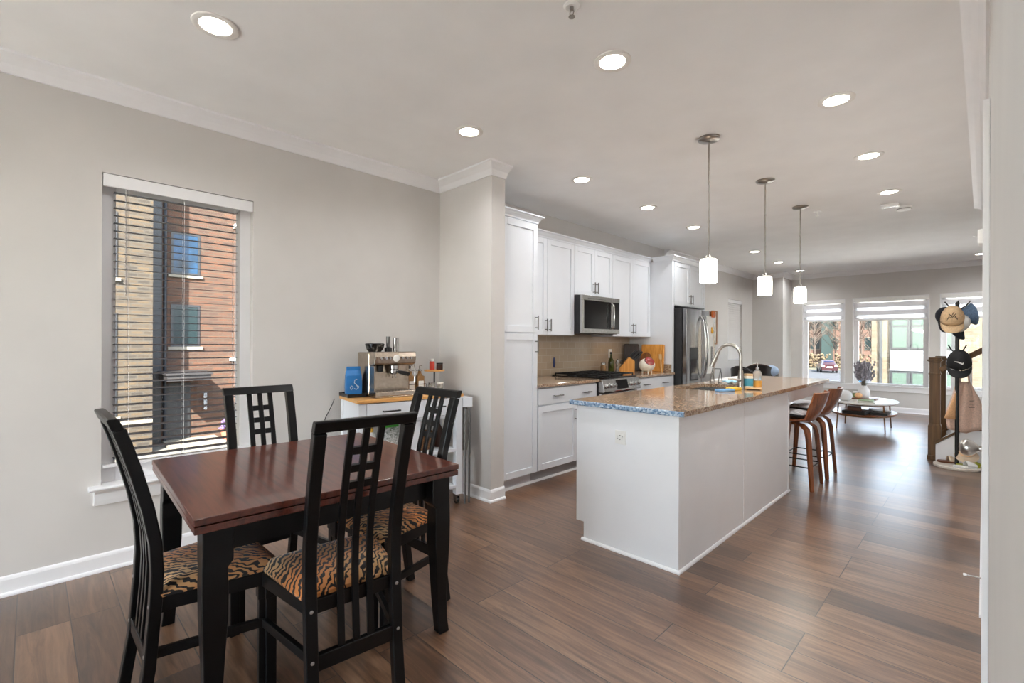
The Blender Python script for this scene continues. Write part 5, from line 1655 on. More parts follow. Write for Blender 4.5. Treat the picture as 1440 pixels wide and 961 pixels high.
def newel(cx, cy):
    mb = MB()
    def sq(h, z0, z1):
        mb.box(cx - h, cx + h, cy - h, cy + h, z0, z1)
    sq(0.062, 0.0, 0.05)
    sq(0.056, 0.05, 0.38)
    mb.rings([[(cx + s * a, cy + u * a, z) for s, u in ((-1, -1), (1, -1), (1, 1), (-1, 1))] for a, z in ((0.056, 0.3801), (0.046, 0.405))])
    sq(0.046, 0.4051, 1.09)
    o = mb.build('newel_post', 'stair_wood', t, bevel=0.002)
    mb = MB()
    for z0, z1, h in ((0.955, 0.972, 0.053), (1.0901, 1.105, 0.054), (1.105, 1.122, 0.064), (1.122, 1.145, 0.052)):
        mb.box(cx - h, cx + h, cy - h, cy + h, z0, z1)
    mb.build('post_cap', 'stair_wood', o, bevel=0.003)
newel(-0.385, 7.145)
newel(-0.375, 7.985)
MB().bar([(-0.338, 7.10, 1.005), (0.62, 7.10, 1.665)], 0.062, 0.055, (0, 1, 0)).build('handrail', 'stair_wood', t, bevel=0.01, seg=3)
for x in (-0.235, -0.10, 0.035, 0.17, 0.30):
    zt = 1.005 + (x + 0.338) * 0.689 - 0.03
    zb2 = 0.40 if x > -0.145 else 0.208 + (x + 0.385) * 0.80
    MB().box(x - 0.016, x + 0.016, 7.084, 7.116, zb2, zt).build('baluster', 'trim_white', t)

# ------------------------------------------------------------------ coat rack with hats
CX, CY = -0.195, 6.84
t = thing('coat_rack', 'black pole coat rack on a pale round marble base', 'coat rack', (CX, CY, 0))
plabel(MB().lathe([(0, 0), (0.183, 0), (0.188, 0.006), (0.188, 0.024), (0.182, 0.03), (0, 0.03)], (CX, CY, 0), 40).build('base', 'marble', t, smooth=True), 'pale marble disc')
MB().lathe([(0.017, 0.0305), (0.017, 1.73), (0.0, 1.735)], (CX, CY, 0), 16).build('pole', 'black_metal', t, smooth=True)
for k, (a, z) in enumerate(((-10, 1.66), (95, 1.66), (190, 1.66), (275, 1.66), (45, 1.40), (225, 1.40), (315, 1.20), (135, 1.20))):
    d = Vector((math.cos(R(a)), math.sin(R(a)), 0))
    p0 = Vector((CX, CY, z)) + d * 0.016
    MB().tube([p0, p0 + d * 0.05 + Vector((0, 0, 0.035)), p0 + d * 0.085 + Vector((0, 0, 0.085))], [0.007, 0.0065, 0.006], 8).build('peg', 'black_metal', t, smooth=True)

def cap_at(label, c, face, down, mat, sc_=1.0, name='baseball_cap', brim_mat=None):
    """A cap whose crown points along face and whose brim points along down."""
    f = Vector(face).normalized()
    dn = (Vector(down) - f * Vector(down).dot(f)).normalized()
    x = dn.cross(f)
    mx = Matrix((x, dn, f)).transposed().to_4x4()
    mx.translation = Vector(c)
    mx = mx @ Matrix.Scale(sc_, 4)
    t = thing(name, label, 'cap', c)
    rings = []
    for i in range(9):
        u = i / 8
        a = u * PI / 2
        rr = math.cos(a) ** 0.9 if i < 8 else 0.01
        rings.append([mx @ Vector((0.078 * rr * math.cos(b), 0.092 * rr * math.sin(b), -0.03 + 0.135 * math.sin(a) + (0.012 if math.sin(b) > 0 else -0.004) * rr * abs(math.sin(b)))) for b in [2 * PI * k / 28 for k in range(28)]])
    MB().rings(rings).build('crown', mat, t, smooth='all')
    rows = []
    for i in range(6):
        u = i / 5
        row = []
        for j in range(13):
            b = R(20 + 140 * j / 12)
            r0 = Vector((0.078 * math.cos(b), 0.090 * math.sin(b), -0.026))
            ext = 0.078 * math.sin(PI * j / 12) ** 0.6 * u
            row.append(mx @ (r0 + Vector((0.0, ext, -0.010 * u - 0.018 * abs(math.cos(b)) * u))))
        rows.append(row)
    MB().sheet(rows, 0.003).build('brim', brim_mat or mat, t, smooth='all')
    MB().ball(mx @ Vector((0, 0, 0.105)), 0.006, u=10, v=6).build('button', mat, t, smooth='all')
    return t, mx
cam_dir = Vector((0.16, -0.98, 0.0)).normalized()
cd2 = (-Vector((CX, CY, 0))).normalized()
side = R0
tc, mxc = cap_at('tan baseball cap with dark stitching, hanging at the front of the coat rack', (CX - 0.035, CY - 0.085, 1.575), cd2 * 0.8 + Vector((0, 0, 1.0)), Vector((0, 0, -1.0)) + cd2 * 0.3, 'tan_cloth', 1.25)
mb = MB()
def on_cap(mx, x, y):
    q = max(0.0, 1 - (x / 0.078) ** 2 - (y / 0.092) ** 2) ** 0.5
    return mx @ Vector((x, y, -0.026 + 0.141 * q))
for a, b in (((-0.032, 0.072), (0.030, 0.074)), ((-0.02, 0.058), (0.0, 0.076)), ((0.0, 0.076), (0.02, 0.058)), ((-0.03, 0.076), (-0.005, 0.064)), ((0.01, 0.064), (0.032, 0.076)), ((-0.01, 0.05), (0.01, 0.078))):
    mb.tube([on_cap(mxc, a[0] + (b[0] - a[0]) * k / 4, a[1] + (b[1] - a[1]) * k / 4) for k in range(5)], 0.004, 5)
mb.build('embroidery', 'embroidery', tc)
cap_at('dark navy cap behind the tan cap on the coat rack', (CX - 0.095, CY + 0.015, 1.60), cd2 - side * 0.8 + Vector((0, 0, 0.4)), Vector((0, 0, -1)), 'navy_cloth', 1.05)
cap_at('white cap with dark brim hanging behind the tan cap', (CX + 0.005, CY - 0.02, 1.515), cd2 + side * 0.75 + Vector((0, 0, 0.4)), Vector((0, 0, -1)), 'white_cloth', 1.05, brim_mat='navy_cloth')
tb, mxb = cap_at('black baseball cap with a white swoosh hanging halfway down the coat rack', (CX + 0.018, CY - 0.12, 1.12), cd2 * 0.8 + Vector((0, 0, 1.0)), Vector((0, 0, -1.0)) + cd2 * 0.3, 'black_cloth', 1.25)
sw = [(-0.026, 0.058), (-0.022, 0.066), (-0.012, 0.068), (0.004, 0.063), (0.028, 0.052), (0.004, 0.058), (-0.010, 0.061), (-0.018, 0.060)]
mb = MB()
up = [(-0.026, 0.072), (-0.020, 0.0765), (-0.010, 0.0768), (0.008, 0.0735), (0.030, 0.067)]
lo = [(-0.027, 0.074), (-0.021, 0.081), (-0.010, 0.0812), (0.008, 0.0775), (0.030, 0.0675)]
nfw = (mxb.to_3x3() @ Vector((0, 0.7, 0.7))).normalized() * 0.008
mb.sheet([[on_cap(mxb, *p) + nfw for p in up], [on_cap(mxb, *p) + nfw for p in lo]], 0.0015)
mb.build('swoosh', 'paper_white', tb)
# denim bucket hat
ax = (side * 0.80 + cd2 * 0.35 + Vector((0, 0, 0.12))).normalized()
q = (-ax).to_track_quat('Z', 'Y').to_matrix().to_4x4()
t = thing('bucket_hat', 'blue denim bucket hat on the right of the coat rack', 'hat', (CX + 0.08, CY + 0.07, 1.56))
mh = Matrix.Translation((CX + 0.072, CY + 0.035, 1.60)) @ q
MB().lathe([(0.0, 0.092), (0.055, 0.09), (0.064, 0.082), (0.082, 0.0), (0.079, 0.0), (0.06, 0.078), (0.0, 0.086)], mx=mh, seg=30).build('crown', 'denim', t, smooth=True)
MB().lathe([(0.0815, 0.0), (0.115, -0.05), (0.112, -0.052), (0.079, -0.003)], mx=mh, seg=30, caps=False).build('brim', 'denim', t, smooth=True)
# tote
t = thing('canvas_tote', 'pink canvas tote bag with an orange fold hanging low on the coat rack', 'bag', (CX + 0.05, CY + 0.10, 0.40))
c0 = Vector((CX + 0.055, CY + 0.055, 0)) - cd2 * 0.03
rows = []
for i in range(14):
    u = i / 13
    z = 0.90 - 0.50 * u
    half = 0.055 + 0.14 * min(1, u * 1.6) ** 0.8 - 0.03 * max(0, u - 0.8) * 5 * 0.6
    rows.append([c0 + side * (half * s) + cd2 * (0.016 * math.sin(s * 7 + u * 3) * (1 - 0.5 * u)) + Vector((0, 0, z - (0.10 * (1 - abs(s)) * max(0, u - 0.8) * 2))) for s in [-1 + 2 * j / 16 for j in range(17)]])
MB().sheet(rows, 0.02).build('body', 'pink_canvas', t, smooth='all')
rows = []
for i in range(8):
    u = i / 7
    z = 0.78 - 0.26 * u
    rows.append([c0 + cd2 * (0.03 + 0.008 * math.sin(j)) + side * (-0.07 - (0.03 + 0.115 * u) * (1 - j / 5)) + Vector((0, 0, z - 0.02 * u * j / 5)) for j in range(6)])
plabel(MB().sheet(rows, 0.004).build('side_fold', 'orange_canvas', t, smooth='all'), 'pale orange folded side')
pk = Vector((CX, CY, 1.20)) + Vector((math.cos(R(135)), math.sin(R(135)), 0)) * 0.05 + Vector((0, 0, 0.02))
mb = MB()
for s in (-0.05, 0.05):
    mb.tube([c0 + side * s + cd2 * 0.012 + Vector((0, 0, 0.895)), c0 + side * s * 0.5 + Vector((0, 0, 1.08)), Vector((CX + 0.03, CY + 0.035, 1.235))], 0.007, 8)
mb.build('strap', 'pink_canvas', t, smooth='all')
mb = MB()
for z in (0.70, 0.665, 0.63):
    mb.tube([c0 + side * s + cd2 * (0.021 + 0.012 * math.sin(s * 35)) + Vector((0, 0, z)) for s in (0.0, 0.03, 0.06, 0.09, 0.12)], 0.002, 5)
mb.build('print_lines', 'embroidery', t)
# things on the base of the rack
def slipper(name, label, c, rz, mat, L_=0.24, mat2=None):
    t = thing(name, label, 'shoe', (c[0], c[1], 0.0305), rz)
    out = []
    for i in range(13):
        u = i / 12
        w_ = 0.036 + 0.012 * math.sin(PI * min(1, u * 1.1)) if 0 < i < 12 else 0.012
        out.append((L_ * (u - 0.5), w_))
    pts = [(x, w_) for x, w_ in out] + [(x, -w_) for x, w_ in reversed(out)]
    MB().prism(pts, 0, 0.018, 'z').build('sole', mat2 or mat, t, bevel=0.004, local=True)
    rows = [[(L_ * (0.02 + 0.46 * i / 6), 0.046 * math.sin(PI * (j / 8 - 0.5)) * (1 - 0.45 * (i / 6) ** 2), 0.018 + 0.05 * math.cos(PI * (j / 8 - 0.5)) * (1 - 0.6 * (i / 6) ** 2)) for j in range(9)] for i in range(7)]
    MB().sheet(rows, 0.004).build('upper', mat, t, smooth='all', local=True)
slipper('slipper', 'brown leather slipper at the left on the coat rack base', (CX - 0.075, CY + 0.06), R(20), 'beige_cloth', 0.17, 'brown_leather')
slipper('clog', 'olive green rubber clog on the coat rack base', (CX + 0.085, CY - 0.02), R(30), 'olive_rubber', 0.20)
slipper('white_shoe', 'white shoe at the front right of the coat rack base', (CX + 0.065, CY - 0.115), R(25), 'white_cloth', 0.19)
t = thing('sun_hat', 'beige fabric hat resting on the shoes of the coat rack base', 'hat', (CX + 0.08, CY + 0.03, 0.10))
mq = Matrix.Translation((CX + 0.075, CY - 0.01, 0.175)) @ (cd2 * 0.6 + Vector((0, 0, 0.8))).to_track_quat('Z', 'Y').to_matrix().to_4x4()
MB().lathe([(0.085, -0.05), (0.06, -0.02), (0.055, 0.03), (0.04, 0.055), (0.0, 0.06)], mx=mq, seg=28).build('crown', 'beige_cloth', t, smooth=True)
MB().lathe([(0.058, -0.022), (0.09, -0.055), (0.096, -0.055), (0.062, -0.018)], mx=mq, seg=28, caps=False).build('brim', 'beige_cloth', t, smooth=True)
MB().tube([mq @ Vector((0.057 * math.cos(a), 0.057 * math.sin(a), 0.0)) for a in [2 * PI * k / 24 for k in range(24)]], 0.005, 6, closed=True).build('band', 'orange_canvas', t)

# ------------------------------------------------------------------ coffee table
TX, TY = -1.30, 9.0
t = thing('coffee_table', 'oval two tier coffee table with a white top and thin bronze legs', 'coffee table', (TX, TY, 0))
def oval(ax_, ay, n=48):
    return [(TX + ax_ * math.cos(2 * PI * k / n), TY + ay * math.sin(2 * PI * k / n)) for k in range(n)]
plabel(MB().prism(oval(0.42, 0.62), 0.412, 0.43, 'z').build('top', 'table_marble', t, bevel=0.004), 'white oval top')
MB().prism(oval(0.40, 0.60), 0.245, 0.262, 'z').build('shelf', 'walnut', t, bevel=0.004)
mb = MB()
mb.tube([(x, y, 0.405) for x, y in oval(0.39, 0.59, 40)], 0.008, 8, closed=True).tube([(x, y, 0.237) for x, y in oval(0.39, 0.59, 40)], 0.008, 8, closed=True)
mb.build('frame_ring', 'bronze', t)
for sx in (-1, 1):
    for sy in (-1, 1):
        MB().bar([(TX + sx * 0.275, TY + sy * 0.30, 0.404), (TX + sx * 0.285, TY + sy * 0.305, 0.2), (TX + sx * 0.295, TY + sy * 0.315, 0.0)], [0.018, 0.018, 0.014], [0.018, 0.018, 0.014], (1, 0, 0)).build('leg', 'bronze', t)
zt = 0.4302
t = thing('flower_vase', 'white vase of dried purple lavender on the coffee table', 'vase', (-1.33, 9.18, zt + 0.0152))
MB().lathe([(0, 0), (0.06, 0), (0.074, 0.02), (0.08, 0.08), (0.068, 0.14), (0.042, 0.18), (0.038, 0.195), (0.034, 0.195), (0.034, 0.15), (0.0, 0.148)], seg=28).build('vase', 'vase_white', t, smooth=True, local=True)
mb = MB()
mb2 = MB()
rnd = random.Random(3)
for k in range(80):
    a = rnd.uniform(0, 2 * PI)
    sp = rnd.uniform(0.02, 0.155)
    hh = rnd.uniform(0.34, 0.55)
    dx, dy = math.cos(a) * sp, math.sin(a) * sp
    mb.tube([(0.01 * math.cos(a), 0.01 * math.sin(a), 0.13), (dx * 0.4, dy * 0.4, 0.13 + hh * 0.4), (dx, dy, hh)], 0.0016, 4)
    for q in range(5):
        u = 0.62 + 0.095 * q
        mb2.ball((dx * u + rnd.uniform(-.006, .006), dy * u + rnd.uniform(-.006, .006), 0.13 + (hh - 0.13) * u + 0.02), rnd.uniform(0.011, 0.017), sz=1.5, u=6, v=4)
mb.build('stems', 'dry_stem', t, local=True)
mb2.build('lavender_heads', 'lavender', t, local=True)
tag(MB().box(-1.47, -1.16, 9.06, 9.30, zt, zt + 0.015).build('wooden_tray', 'dark_board', bevel=0.004), 'brown wooden tray under the lavender vase on the coffee table', 'tray')
t = thing('round_candle', 'round orange candle beside the lavender vase on the tray', 'candle', (-1.385, 9.05 + 0.05, zt + 0.0152))
MB().ball((0, 0, 0.042), 0.05, sz=0.84).build('wax', 'orange_canvas', t, smooth=True, local=True)
MB().tube([(0, 0, 0.083), (0.002, 0, 0.095)], 0.0015, 5).build('wick', 'black_plastic', t, local=True)
t = thing('candle_box', 'small green and white box on the tray behind the candle', 'box', (-1.44, 9.24, zt + 0.0152), R(15))
MB().box(-0.035, 0.035, -0.035, 0.035, 0, 0.065).build('box', 'book_green', t, bevel=0.002, local=True)
MB().box(-0.036, 0.036, -0.036, 0.036, 0.0652, 0.09).build('lid', 'paper_white', t, bevel=0.002, local=True)
t = thing('round_vase', 'round white vase at the left end of the coffee table', 'vase', (-1.50, 8.72, zt))
MB().lathe([(0, 0), (0.05, 0), (0.085, 0.03), (0.098, 0.075), (0.085, 0.12), (0.05, 0.15), (0.03, 0.155), (0.0, 0.154)], seg=28).build('body', 'vase_white', t, smooth=True, local=True)
for k, (z, w_, l_, mt_, lab) in enumerate(((0, 0.20, 0.27, 'book_white', 'white book at the bottom of the stack on the coffee table'), (0.021, 0.18, 0.25, 'book_green', 'green book on top of the stack on the coffee table'))):
    t = thing('table_book', lab, 'book', (-1.22, 8.60, zt + z + 0.0002), R(12 - 6 * k), 'books on the coffee table')
    MB().box(-w_ / 2, w_ / 2, -l_ / 2, l_ / 2, 0, 0.003).box(-w_ / 2, w_ / 2, -l_ / 2, l_ / 2, 0.017, 0.02).box(-w_ / 2, -w_ / 2 + 0.003, -l_ / 2, l_ / 2, 0.003, 0.017).build('cover', mt_, t, local=True)
    MB().box(-w_ / 2 + 0.003, w_ / 2 - 0.005, -l_ / 2 + 0.005, l_ / 2 - 0.005, 0.0031, 0.0169).build('pages', 'paper_white', t, local=True)
for k, (x, y, z, w_, l_, h_, mt_, lab) in enumerate(((-1.33, 8.62, 0.2622, 0.28, 0.36, 0.05, 'book_black', 'black box lying on the left part of the coffee table shelf'),
                                                    (-1.07, 8.72, 0.2622, 0.2, 0.28, 0.035, 'book_black', 'thin black book at the right on the coffee table shelf'),
                                                    (-1.36, 8.60, 0.3124, 0.17, 0.22, 0.05, 'brown_leather', 'brown box stacked on the black box under the table top'),
                                                    (-1.12, 9.1, 0.2622, 0.22, 0.3, 0.03, 'book_white', 'white magazine at the rear of the coffee table shelf'))):
    tag(MB().box(-w_ / 2, w_ / 2, -l_ / 2, l_ / 2, 0, h_, RZ(R(8 * k - 6), (x, y, z))).build('table_book' if 'book' in lab or 'magazine' in lab else 'storage_box', mt_, bevel=0.003), lab, 'book' if 'book' in lab or 'magazine' in lab else 'box')

# ------------------------------------------------------------------ dark armchairs and the picture by the far wall
def barrel(label, c, rz, rim):
    t = thing('barrel_chair', label, 'armchair', c, rz)
    rows = []
    for i in range(8):
        u = i / 7
        row = []
        for j in range(25):
            b = R(-25 + 230 * j / 24)
            rr = 0.26 + 0.03 * u
            topz = 0.66 + 0.235 * max(0.0, math.sin(b)) ** 0.9
            row.append((rr * math.cos(b), rr * math.sin(b), 0.36 + (topz - 0.36) * u))
        rows.append(row)
    MB().sheet(rows, -0.05).build('back_shell', 'dark_leather', t, smooth=True, local=True)
    plabel(MB().tube([(0.2895 * math.cos(R(-25 + 230 * j / 24)), 0.2895 * math.sin(R(-25 + 230 * j / 24)), 0.66 + 0.235 * max(0.0, math.sin(R(-25 + 230 * j / 24))) ** 0.9) for j in range(25)], 0.018, 8).build('rim', rim, t, smooth=True, local=True), 'rounded rim')
    MB().lathe([(0, 0.33), (0.23, 0.33), (0.25, 0.36), (0.25, 0.42), (0.23, 0.45), (0, 0.46)], seg=30).build('seat', 'dark_leather', t, smooth=True, local=True)
    for a in (45, 135, 225, 315):
        MB().tube([(0.17 * math.cos(R(a)), 0.17 * math.sin(R(a)), 0.33), (0.22 * math.cos(R(a)), 0.22 * math.sin(R(a)), 0)], [0.017, 0.011], 10).build('leg', 'dark_wood_rim', t, smooth=True, local=True)
barrel('black rounded armchair beyond the island, left one of two', (-2.80, 8.66, 0), R(150), 'dark_leather')
barrel('dark armchair with a brown rim beyond the island, right of the black one', (-3.05, 9.77, 0), R(200), 'dark_wood_rim')
tag(MB().ball((-2.80, 9.64, 0.785), 0.15, sx=0.95, sy=0.45, sz=0.7).build('throw_pillow', 'pillow_blue', smooth='all'), 'pale blue pillow on the arm of the brown rimmed armchair', 'pillow')
t = thing('framed_picture', 'thin wooden framed picture on the left wall beside the fridge', 'picture', (XL, 8.6, 1.27))
mb = MB()
y0, y1, z0, z1 = 8.72, 8.935, 1.27, 1.89
mb.box(XL + 0.0005, XL + 0.03, y0, y0 + 0.02, z0, z1).box(XL + 0.0005, XL + 0.03, y1 - 0.02, y1, z0, z1).box(XL + 0.0005, XL + 0.03, y0 + 0.02, y1 - 0.02, z0, z0 + 0.02).box(XL + 0.0005, XL + 0.03, y0 + 0.02, y1 - 0.02, z1 - 0.02, z1)
mb.build('frame', 'frame_brown', t, bevel=0.001)
MB().box(XL + 0.0005, XL + 0.018, y0 + 0.02, y1 - 0.02, z0 + 0.02, z1 - 0.02).build('canvas', 'canvas_art', t)
# ------------------------------------------------------------------ outside
GZ = -2.12
struct(MB().box(-160, 120, -80, 220, GZ - 0.3, GZ).build('ground', 'asphalt'))
tag(MB().box(-120, 60, 72, 94, GZ, GZ + 0.03).build('lawn', 'dry_grass'), 'dry lawn beyond the street outside the rear windows', 'lawn')
tag(MB().box(-17.65, -10.5, -8, 11, GZ, GZ + 0.06).box(-18.9, -17.65, 2.6, 11, GZ, GZ + 0.06).build('courtyard', 'concrete'), 'pale paved court in front of the brick house outside the left window', 'pavement')

tag(MB().box(-9, 9, 11.75, 26, GZ, GZ + 0.05).build('bounce_paving', 'bounce_pale'), 'unseen pale paving added below the rear windows to bounce light up', 'pavement')  # added as a reflector that throws daylight onto the far ceiling
# house across from the dining window
t = thing('brick_house', 'tan and red brick house outside the dining window', 'building', (-20, 4, GZ))
MB().box(-26, -17.7, -14, 2.57, GZ, 22).build('tan_wing', 'brick_tan', t)
MB().box(-26, -19, 2.575, 22, GZ, 22).build('red_wing', 'brick_red', t)
MB().box(-17.699, -17.66, -14, 2.57, -1.15, -1.05).build('stone_band', 'stone_sill', t)
MB().box(-18.998, -18.9, 2.72, 2.98, GZ, 21).build('corner_panel', 'frame_dark', t)
MB().tube([(-18.84, 3.05, GZ + 0.1), (-18.84, 3.05, 20)], 0.05, 8).build('downspout', 'pipe_grey', t, smooth=True)
def house_window(x, y0, y1, z0, z1, pane, sill=True):
    mb = MB()
    fw = 0.07
    mb.box(x - 0.05, x + 0.03, y0, y0 + fw, z0, z1).box(x - 0.05, x + 0.03, y1 - fw, y1, z0, z1).box(x - 0.05, x + 0.03, y0 + fw, y1 - fw, z0, z0 + fw).box(x - 0.05, x + 0.03, y0 + fw, y1 - fw, z1 - fw, z1)
    f = mb.build('window', 'frame_dark', t)
    MB().box(x + 0.001, x + 0.012, y0 + fw, y1 - fw, z0 + fw, z1 - fw).build('pane', pane, f)
    if sill:
        MB().box(x, x + 0.07, y0 - 0.08, y1 + 0.08, z0 - 0.10, z0 - 0.002).build('sill', 'stone_sill', f)
house_window(-19, 3.23, 4.05, 3.50, 4.90, 'blue_pane')
house_window(-19, 3.23, 4.05, 1.10, 2.50, 'dark_pane')
house_window(-19, 6.4, 7.22, 3.50, 4.90, 'blue_pane')
house_window(-19, 6.4, 7.22, 1.10, 2.50, 'dark_pane')
house_window(-17.7, 0.78, 1.74, 3.10, 5.00, 'dark_pane')
house_window(-17.7, 0.78, 1.74, -0.9, 2.10, 'dark_pane')
cn = MB().box(-18.99, -17.5, 2.90, 4.05, 0.06, 0.24).box(-18.99, -17.44, 2.86, 4.09, 0.2402, 0.32).build('canopy', 'canopy_dark', t)
MB().box(-18.995, -18.96, 3.12, 3.78, GZ + 0.16, -0.12).build('front_door', 'door_black', t)
for y in (3.0, 4.16):
    MB().box(-18.99, -18.9, y, y + 0.09, -1.05, -0.45).build('wall_lantern', 'clear_plastic', t)
MB().box(-18.99, -17.6, 3.0, 4.5, GZ + 0.061, GZ + 0.16).build('stoop', 'stone_sill', t)
for (y, z) in ((5.05, 5.3), (4.95, 0.6)):
    MB().box(-18.99, -18.72, y, y + 0.16, z, z + 0.12).build('wall_light', 'white_plastic', t)
t = thing('potted_plant', 'terracotta pot of dark flowers by the door of the brick house', 'plant', (-18.3, 4.72, GZ + 0.06))
MB().lathe([(0, 0), (0.14, 0), (0.2, 0.3), (0.21, 0.36), (0.17, 0.36), (0, 0.33)]).build('pot', 'terracotta', t, smooth=True, local=True)
rnd = random.Random(5)
mb = MB()
for k in range(60):
    a, e, r_ = rnd.uniform(0, 2 * PI), rnd.uniform(0, 1), rnd.uniform(0.1, 0.24)
    mb.ball((r_ * math.cos(a) * (1 - 0.3 * e), r_ * math.sin(a) * (1 - 0.3 * e), 0.38 + 0.3 * e), rnd.uniform(0.03, 0.05), u=6, v=4)
mb.build('flowers', 'plant_purple', t, local=True)

# apartment block seen through the middle and right rear windows
t = thing('apartment_block', 'cream brick apartment block with grey framed windows outside the rear windows', 'building', (0, 32, GZ))
MB().box(-3.9, 14, 29, 42, GZ, 3.3).build('brick_wall', 'brick_cream', t)
MB().box(-3.58, -3.47, 28.9, 28.999, GZ, 3.3).build('downspout', 'frame_grey', t)
bay = MB().box(-3.2, -0.9, 28.93, 28.998, GZ + 0.1, 3.1).build('window_bay', 'frame_grey', t)
for z0 in (-2.0, 0.98):
    for xa, xb in ((-3.12, -2.52), (-2.39, -1.80), (-1.67, -0.98)):
        f = MB().box(xa, xb, 28.88, 28.929, z0 + 0.08, z0 + 1.95).build('window', 'frame_grey', t)
        MB().box(xa + 0.05, xb - 0.05, 28.865, 28.879, z0 + 0.14, z0 + 1.08).box(xa + 0.05, xb - 0.05, 28.865, 28.879, z0 + 1.18, z0 + 1.9).build('pane', 'mint_glass', f)
    MB().box(-3.16, -0.94, 28.87, 28.929, z0 + 2.02, z0 + 2.98 if z0 < 0 else z0 + 2.1).build('white_panel', 'siding_white', t)
MB().box(-4.1, 14.2, 28.6, 42.2, 3.3002, 3.55).build('roof_edge', 'frame_dark', t)

# brick row far behind
t = thing('brick_row', 'far row of red brick houses with green bays across the street', 'building', (-22, 100, GZ))
MB().box(-52, -8, 96, 108, GZ, 9).build('brick_wall', 'brick_far', t)
k = 0
for x in (-40, -36.5, -33, -29.5, -26, -23.4, -20.8, -18.2, -15.6, -13):
    for z in (0.2, 3.6, 6.6):
        f = MB().box(x - 0.8, x + 0.8, 95.9, 95.999, z, z + 2.1).build('window', 'stone_sill', t)
        MB().box(x - 0.68, x + 0.68, 95.85, 95.899, z + 0.12, z + 1.98).build('pane', 'dark_pane', f)
for x in (-18.9, -34.7):
    b_ = MB().box(x - 0.7, x + 0.7, 94.6, 95.99, GZ + 0.5, 8.5).build('bay', 'bay_green', t)
for k in range(5):
    x = -47 + 8 * k
    MB().box(x - 0.2, x + 0.2, 95.7, 95.999, GZ, 9).build('pilaster', 'brick_tan', t)

def bare_tree(x, y, h, seed, lab):
    rnd = random.Random(seed)
    t = thing('bare_tree', lab, 'tree', (x, y, GZ + 0.031), 0, 'bare trees across the street')
    MB().tube([(0, 0, 0), (0.03, 0, h * 0.35), (0, 0.04, h * 0.6), (0.05, 0, h * 0.95)], [0.13, 0.11, 0.08, 0.03], 7).build('trunk', 'bark', t, local=True)
    mb = MB()
    for k in range(34):
        z = h * rnd.uniform(0.28, 0.9)
        a = rnd.uniform(0, 2 * PI)
        L_ = (h - z) * rnd.uniform(0.35, 0.75) + 0.4
        e = Vector((math.cos(a) * L_ * 0.7, math.sin(a) * L_ * 0.7, L_ * 0.75))
        p0 = Vector((0, 0, z))
        mb.tube([p0, p0 + e * 0.5 + Vector((0, 0, -0.05)), p0 + e], [0.05, 0.035, 0.015], 5)
        for q in range(3):
            u = rnd.uniform(0.4, 0.9)
            a2 = a + rnd.uniform(-1, 1)
            mb.tube([p0 + e * u, p0 + e * u + Vector((math.cos(a2), math.sin(a2), 0.8)) * L_ * 0.3], [0.025, 0.012], 4)
    mb.build('branches', 'twig_brown', t, local=True)
for k, (x, y, h, lab) in enumerate(((-17.0, 78, 8.5, 'bare tree behind the red car, left in the left rear window'),
                                    (-15.6, 84, 7.5, 'bare tree behind the red car, in the middle of the left rear window'),
                                    (-13.6, 80, 8.0, 'bare tree at the right side of the left rear window'),
                                    (-12.2, 82, 8.5, 'bare tree at the left edge of the middle rear window'),
                                    (-19.4, 86, 8.0, 'bare tree farthest left beyond the rear windows'),
                                    (-10.2, 76, 7.5, 'bare tree next to the cream apartment block'))):
    bare_tree(x, y, h, 20 + k, lab)
rnd = random.Random(9)
for k in range(7):
    x = -20.5 + 1.75 * k
    y = 74.5 + 1.1 * (k % 3)
    mb = MB()
    for q in range(60):
        a, r_ = rnd.uniform(0, 2 * PI), rnd.uniform(0, 0.8)
        mb.ball((x + r_ * math.cos(a), y + r_ * math.sin(a), GZ + 0.04 + rnd.uniform(0.2, 1.9)), rnd.uniform(0.08, 0.19), u=7, v=5)
    tag(mb.build('dry_shrub', 'shrub_tan'), ['dry tan shrub far left behind the street', 'dry tan shrub left of the red car', 'dry tan shrub just behind the red car', 'dry tan shrub right behind the red car', 'dry tan shrub at the right of the left rear window', 'dry tan shrub left in the middle rear window', 'dry tan shrub beside the cream apartment block'][k], 'shrub', 'shrubs along the street')
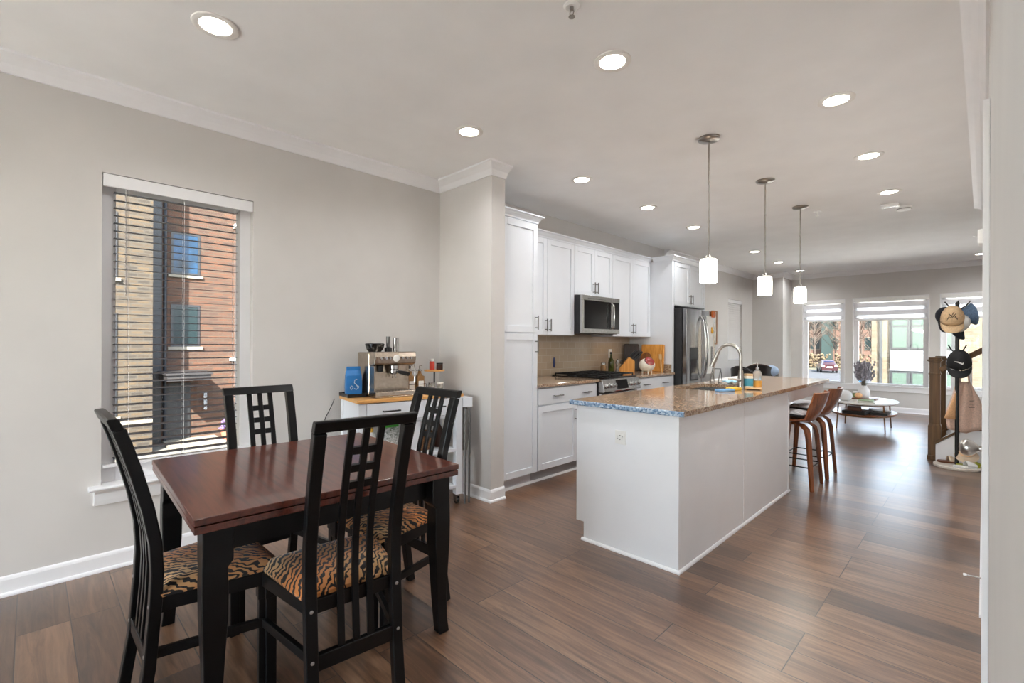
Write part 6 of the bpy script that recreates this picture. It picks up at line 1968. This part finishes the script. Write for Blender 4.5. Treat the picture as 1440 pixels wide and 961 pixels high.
t = thing('parked_car', 'dark red car seen from behind on the street outside the left rear window', 'car', (-13.2, 66.5, GZ), R(18))
prof = [(-0.82, 0.28), (-0.88, 0.5), (-0.86, 0.85), (-0.72, 1.0), (-0.6, 1.38), (-0.5, 1.46), (0.5, 1.46), (0.6, 1.38), (0.72, 1.0), (0.86, 0.85), (0.88, 0.5), (0.82, 0.28)]
def sect(y, s, top):
    return [(x * s, y, z if z < 0.9 else 0.9 + (z - 0.9) * top) for x, z in prof]
MB().rings([sect(-2.15, 0.86, 0.15), sect(-2.05, 0.96, 0.25), sect(-1.7, 1.0, 0.5), sect(-1.1, 1.0, 1.0), (sect(0.3, 1.0, 1.0)), sect(1.1, 1.0, 0.3), sect(1.9, 0.97, 0.1), sect(2.15, 0.85, 0.0)]).build('body', 'car_red', t, smooth=True, local=True)
MB().prism([(-0.56, 1.02), (0.56, 1.02), (0.46, 1.36), (-0.46, 1.36)], -1.62, -1.16, 'y').build('rear_window', 'car_window', t, local=True)
for s in (-1, 1):
    MB().box(s * 0.62 - 0.16, s * 0.62 + 0.16, -2.17, -2.02, 0.72, 0.86).build('tail_light', 'tail_light', t, local=True)
    for y in (-1.3, 1.3):
        MB().lathe([(0, -0.1), (0.3, -0.1), (0.32, -0.06), (0.32, 0.06), (0.3, 0.1), (0, 0.1)], mx=Matrix.Translation((s * 0.78, y, 0.32)) @ Matrix.Rotation(PI / 2, 4, 'Y'), seg=20).build('wheel', 'tyre', t, smooth=True, local=True)
MB().box(-0.26, 0.26, -2.175, -2.1, 0.60, 0.72).build('licence_plate', 'paper_white', t, local=True)
t = thing('waste_bin', 'blue waste bin on the street left of the apartment block', 'bin', (-7.4, 49, GZ))
MB().prism([(-0.28, 0), (0.28, 0), (0.33, 0.75), (-0.33, 0.75)], -0.3, 0.3, 'y').build('body', 'bin_blue', t, bevel=0.02, local=True)
MB().box(-0.35, 0.35, -0.36, 0.33, 0.752, 0.81).build('lid', 'bin_blue', t, bevel=0.02, local=True)
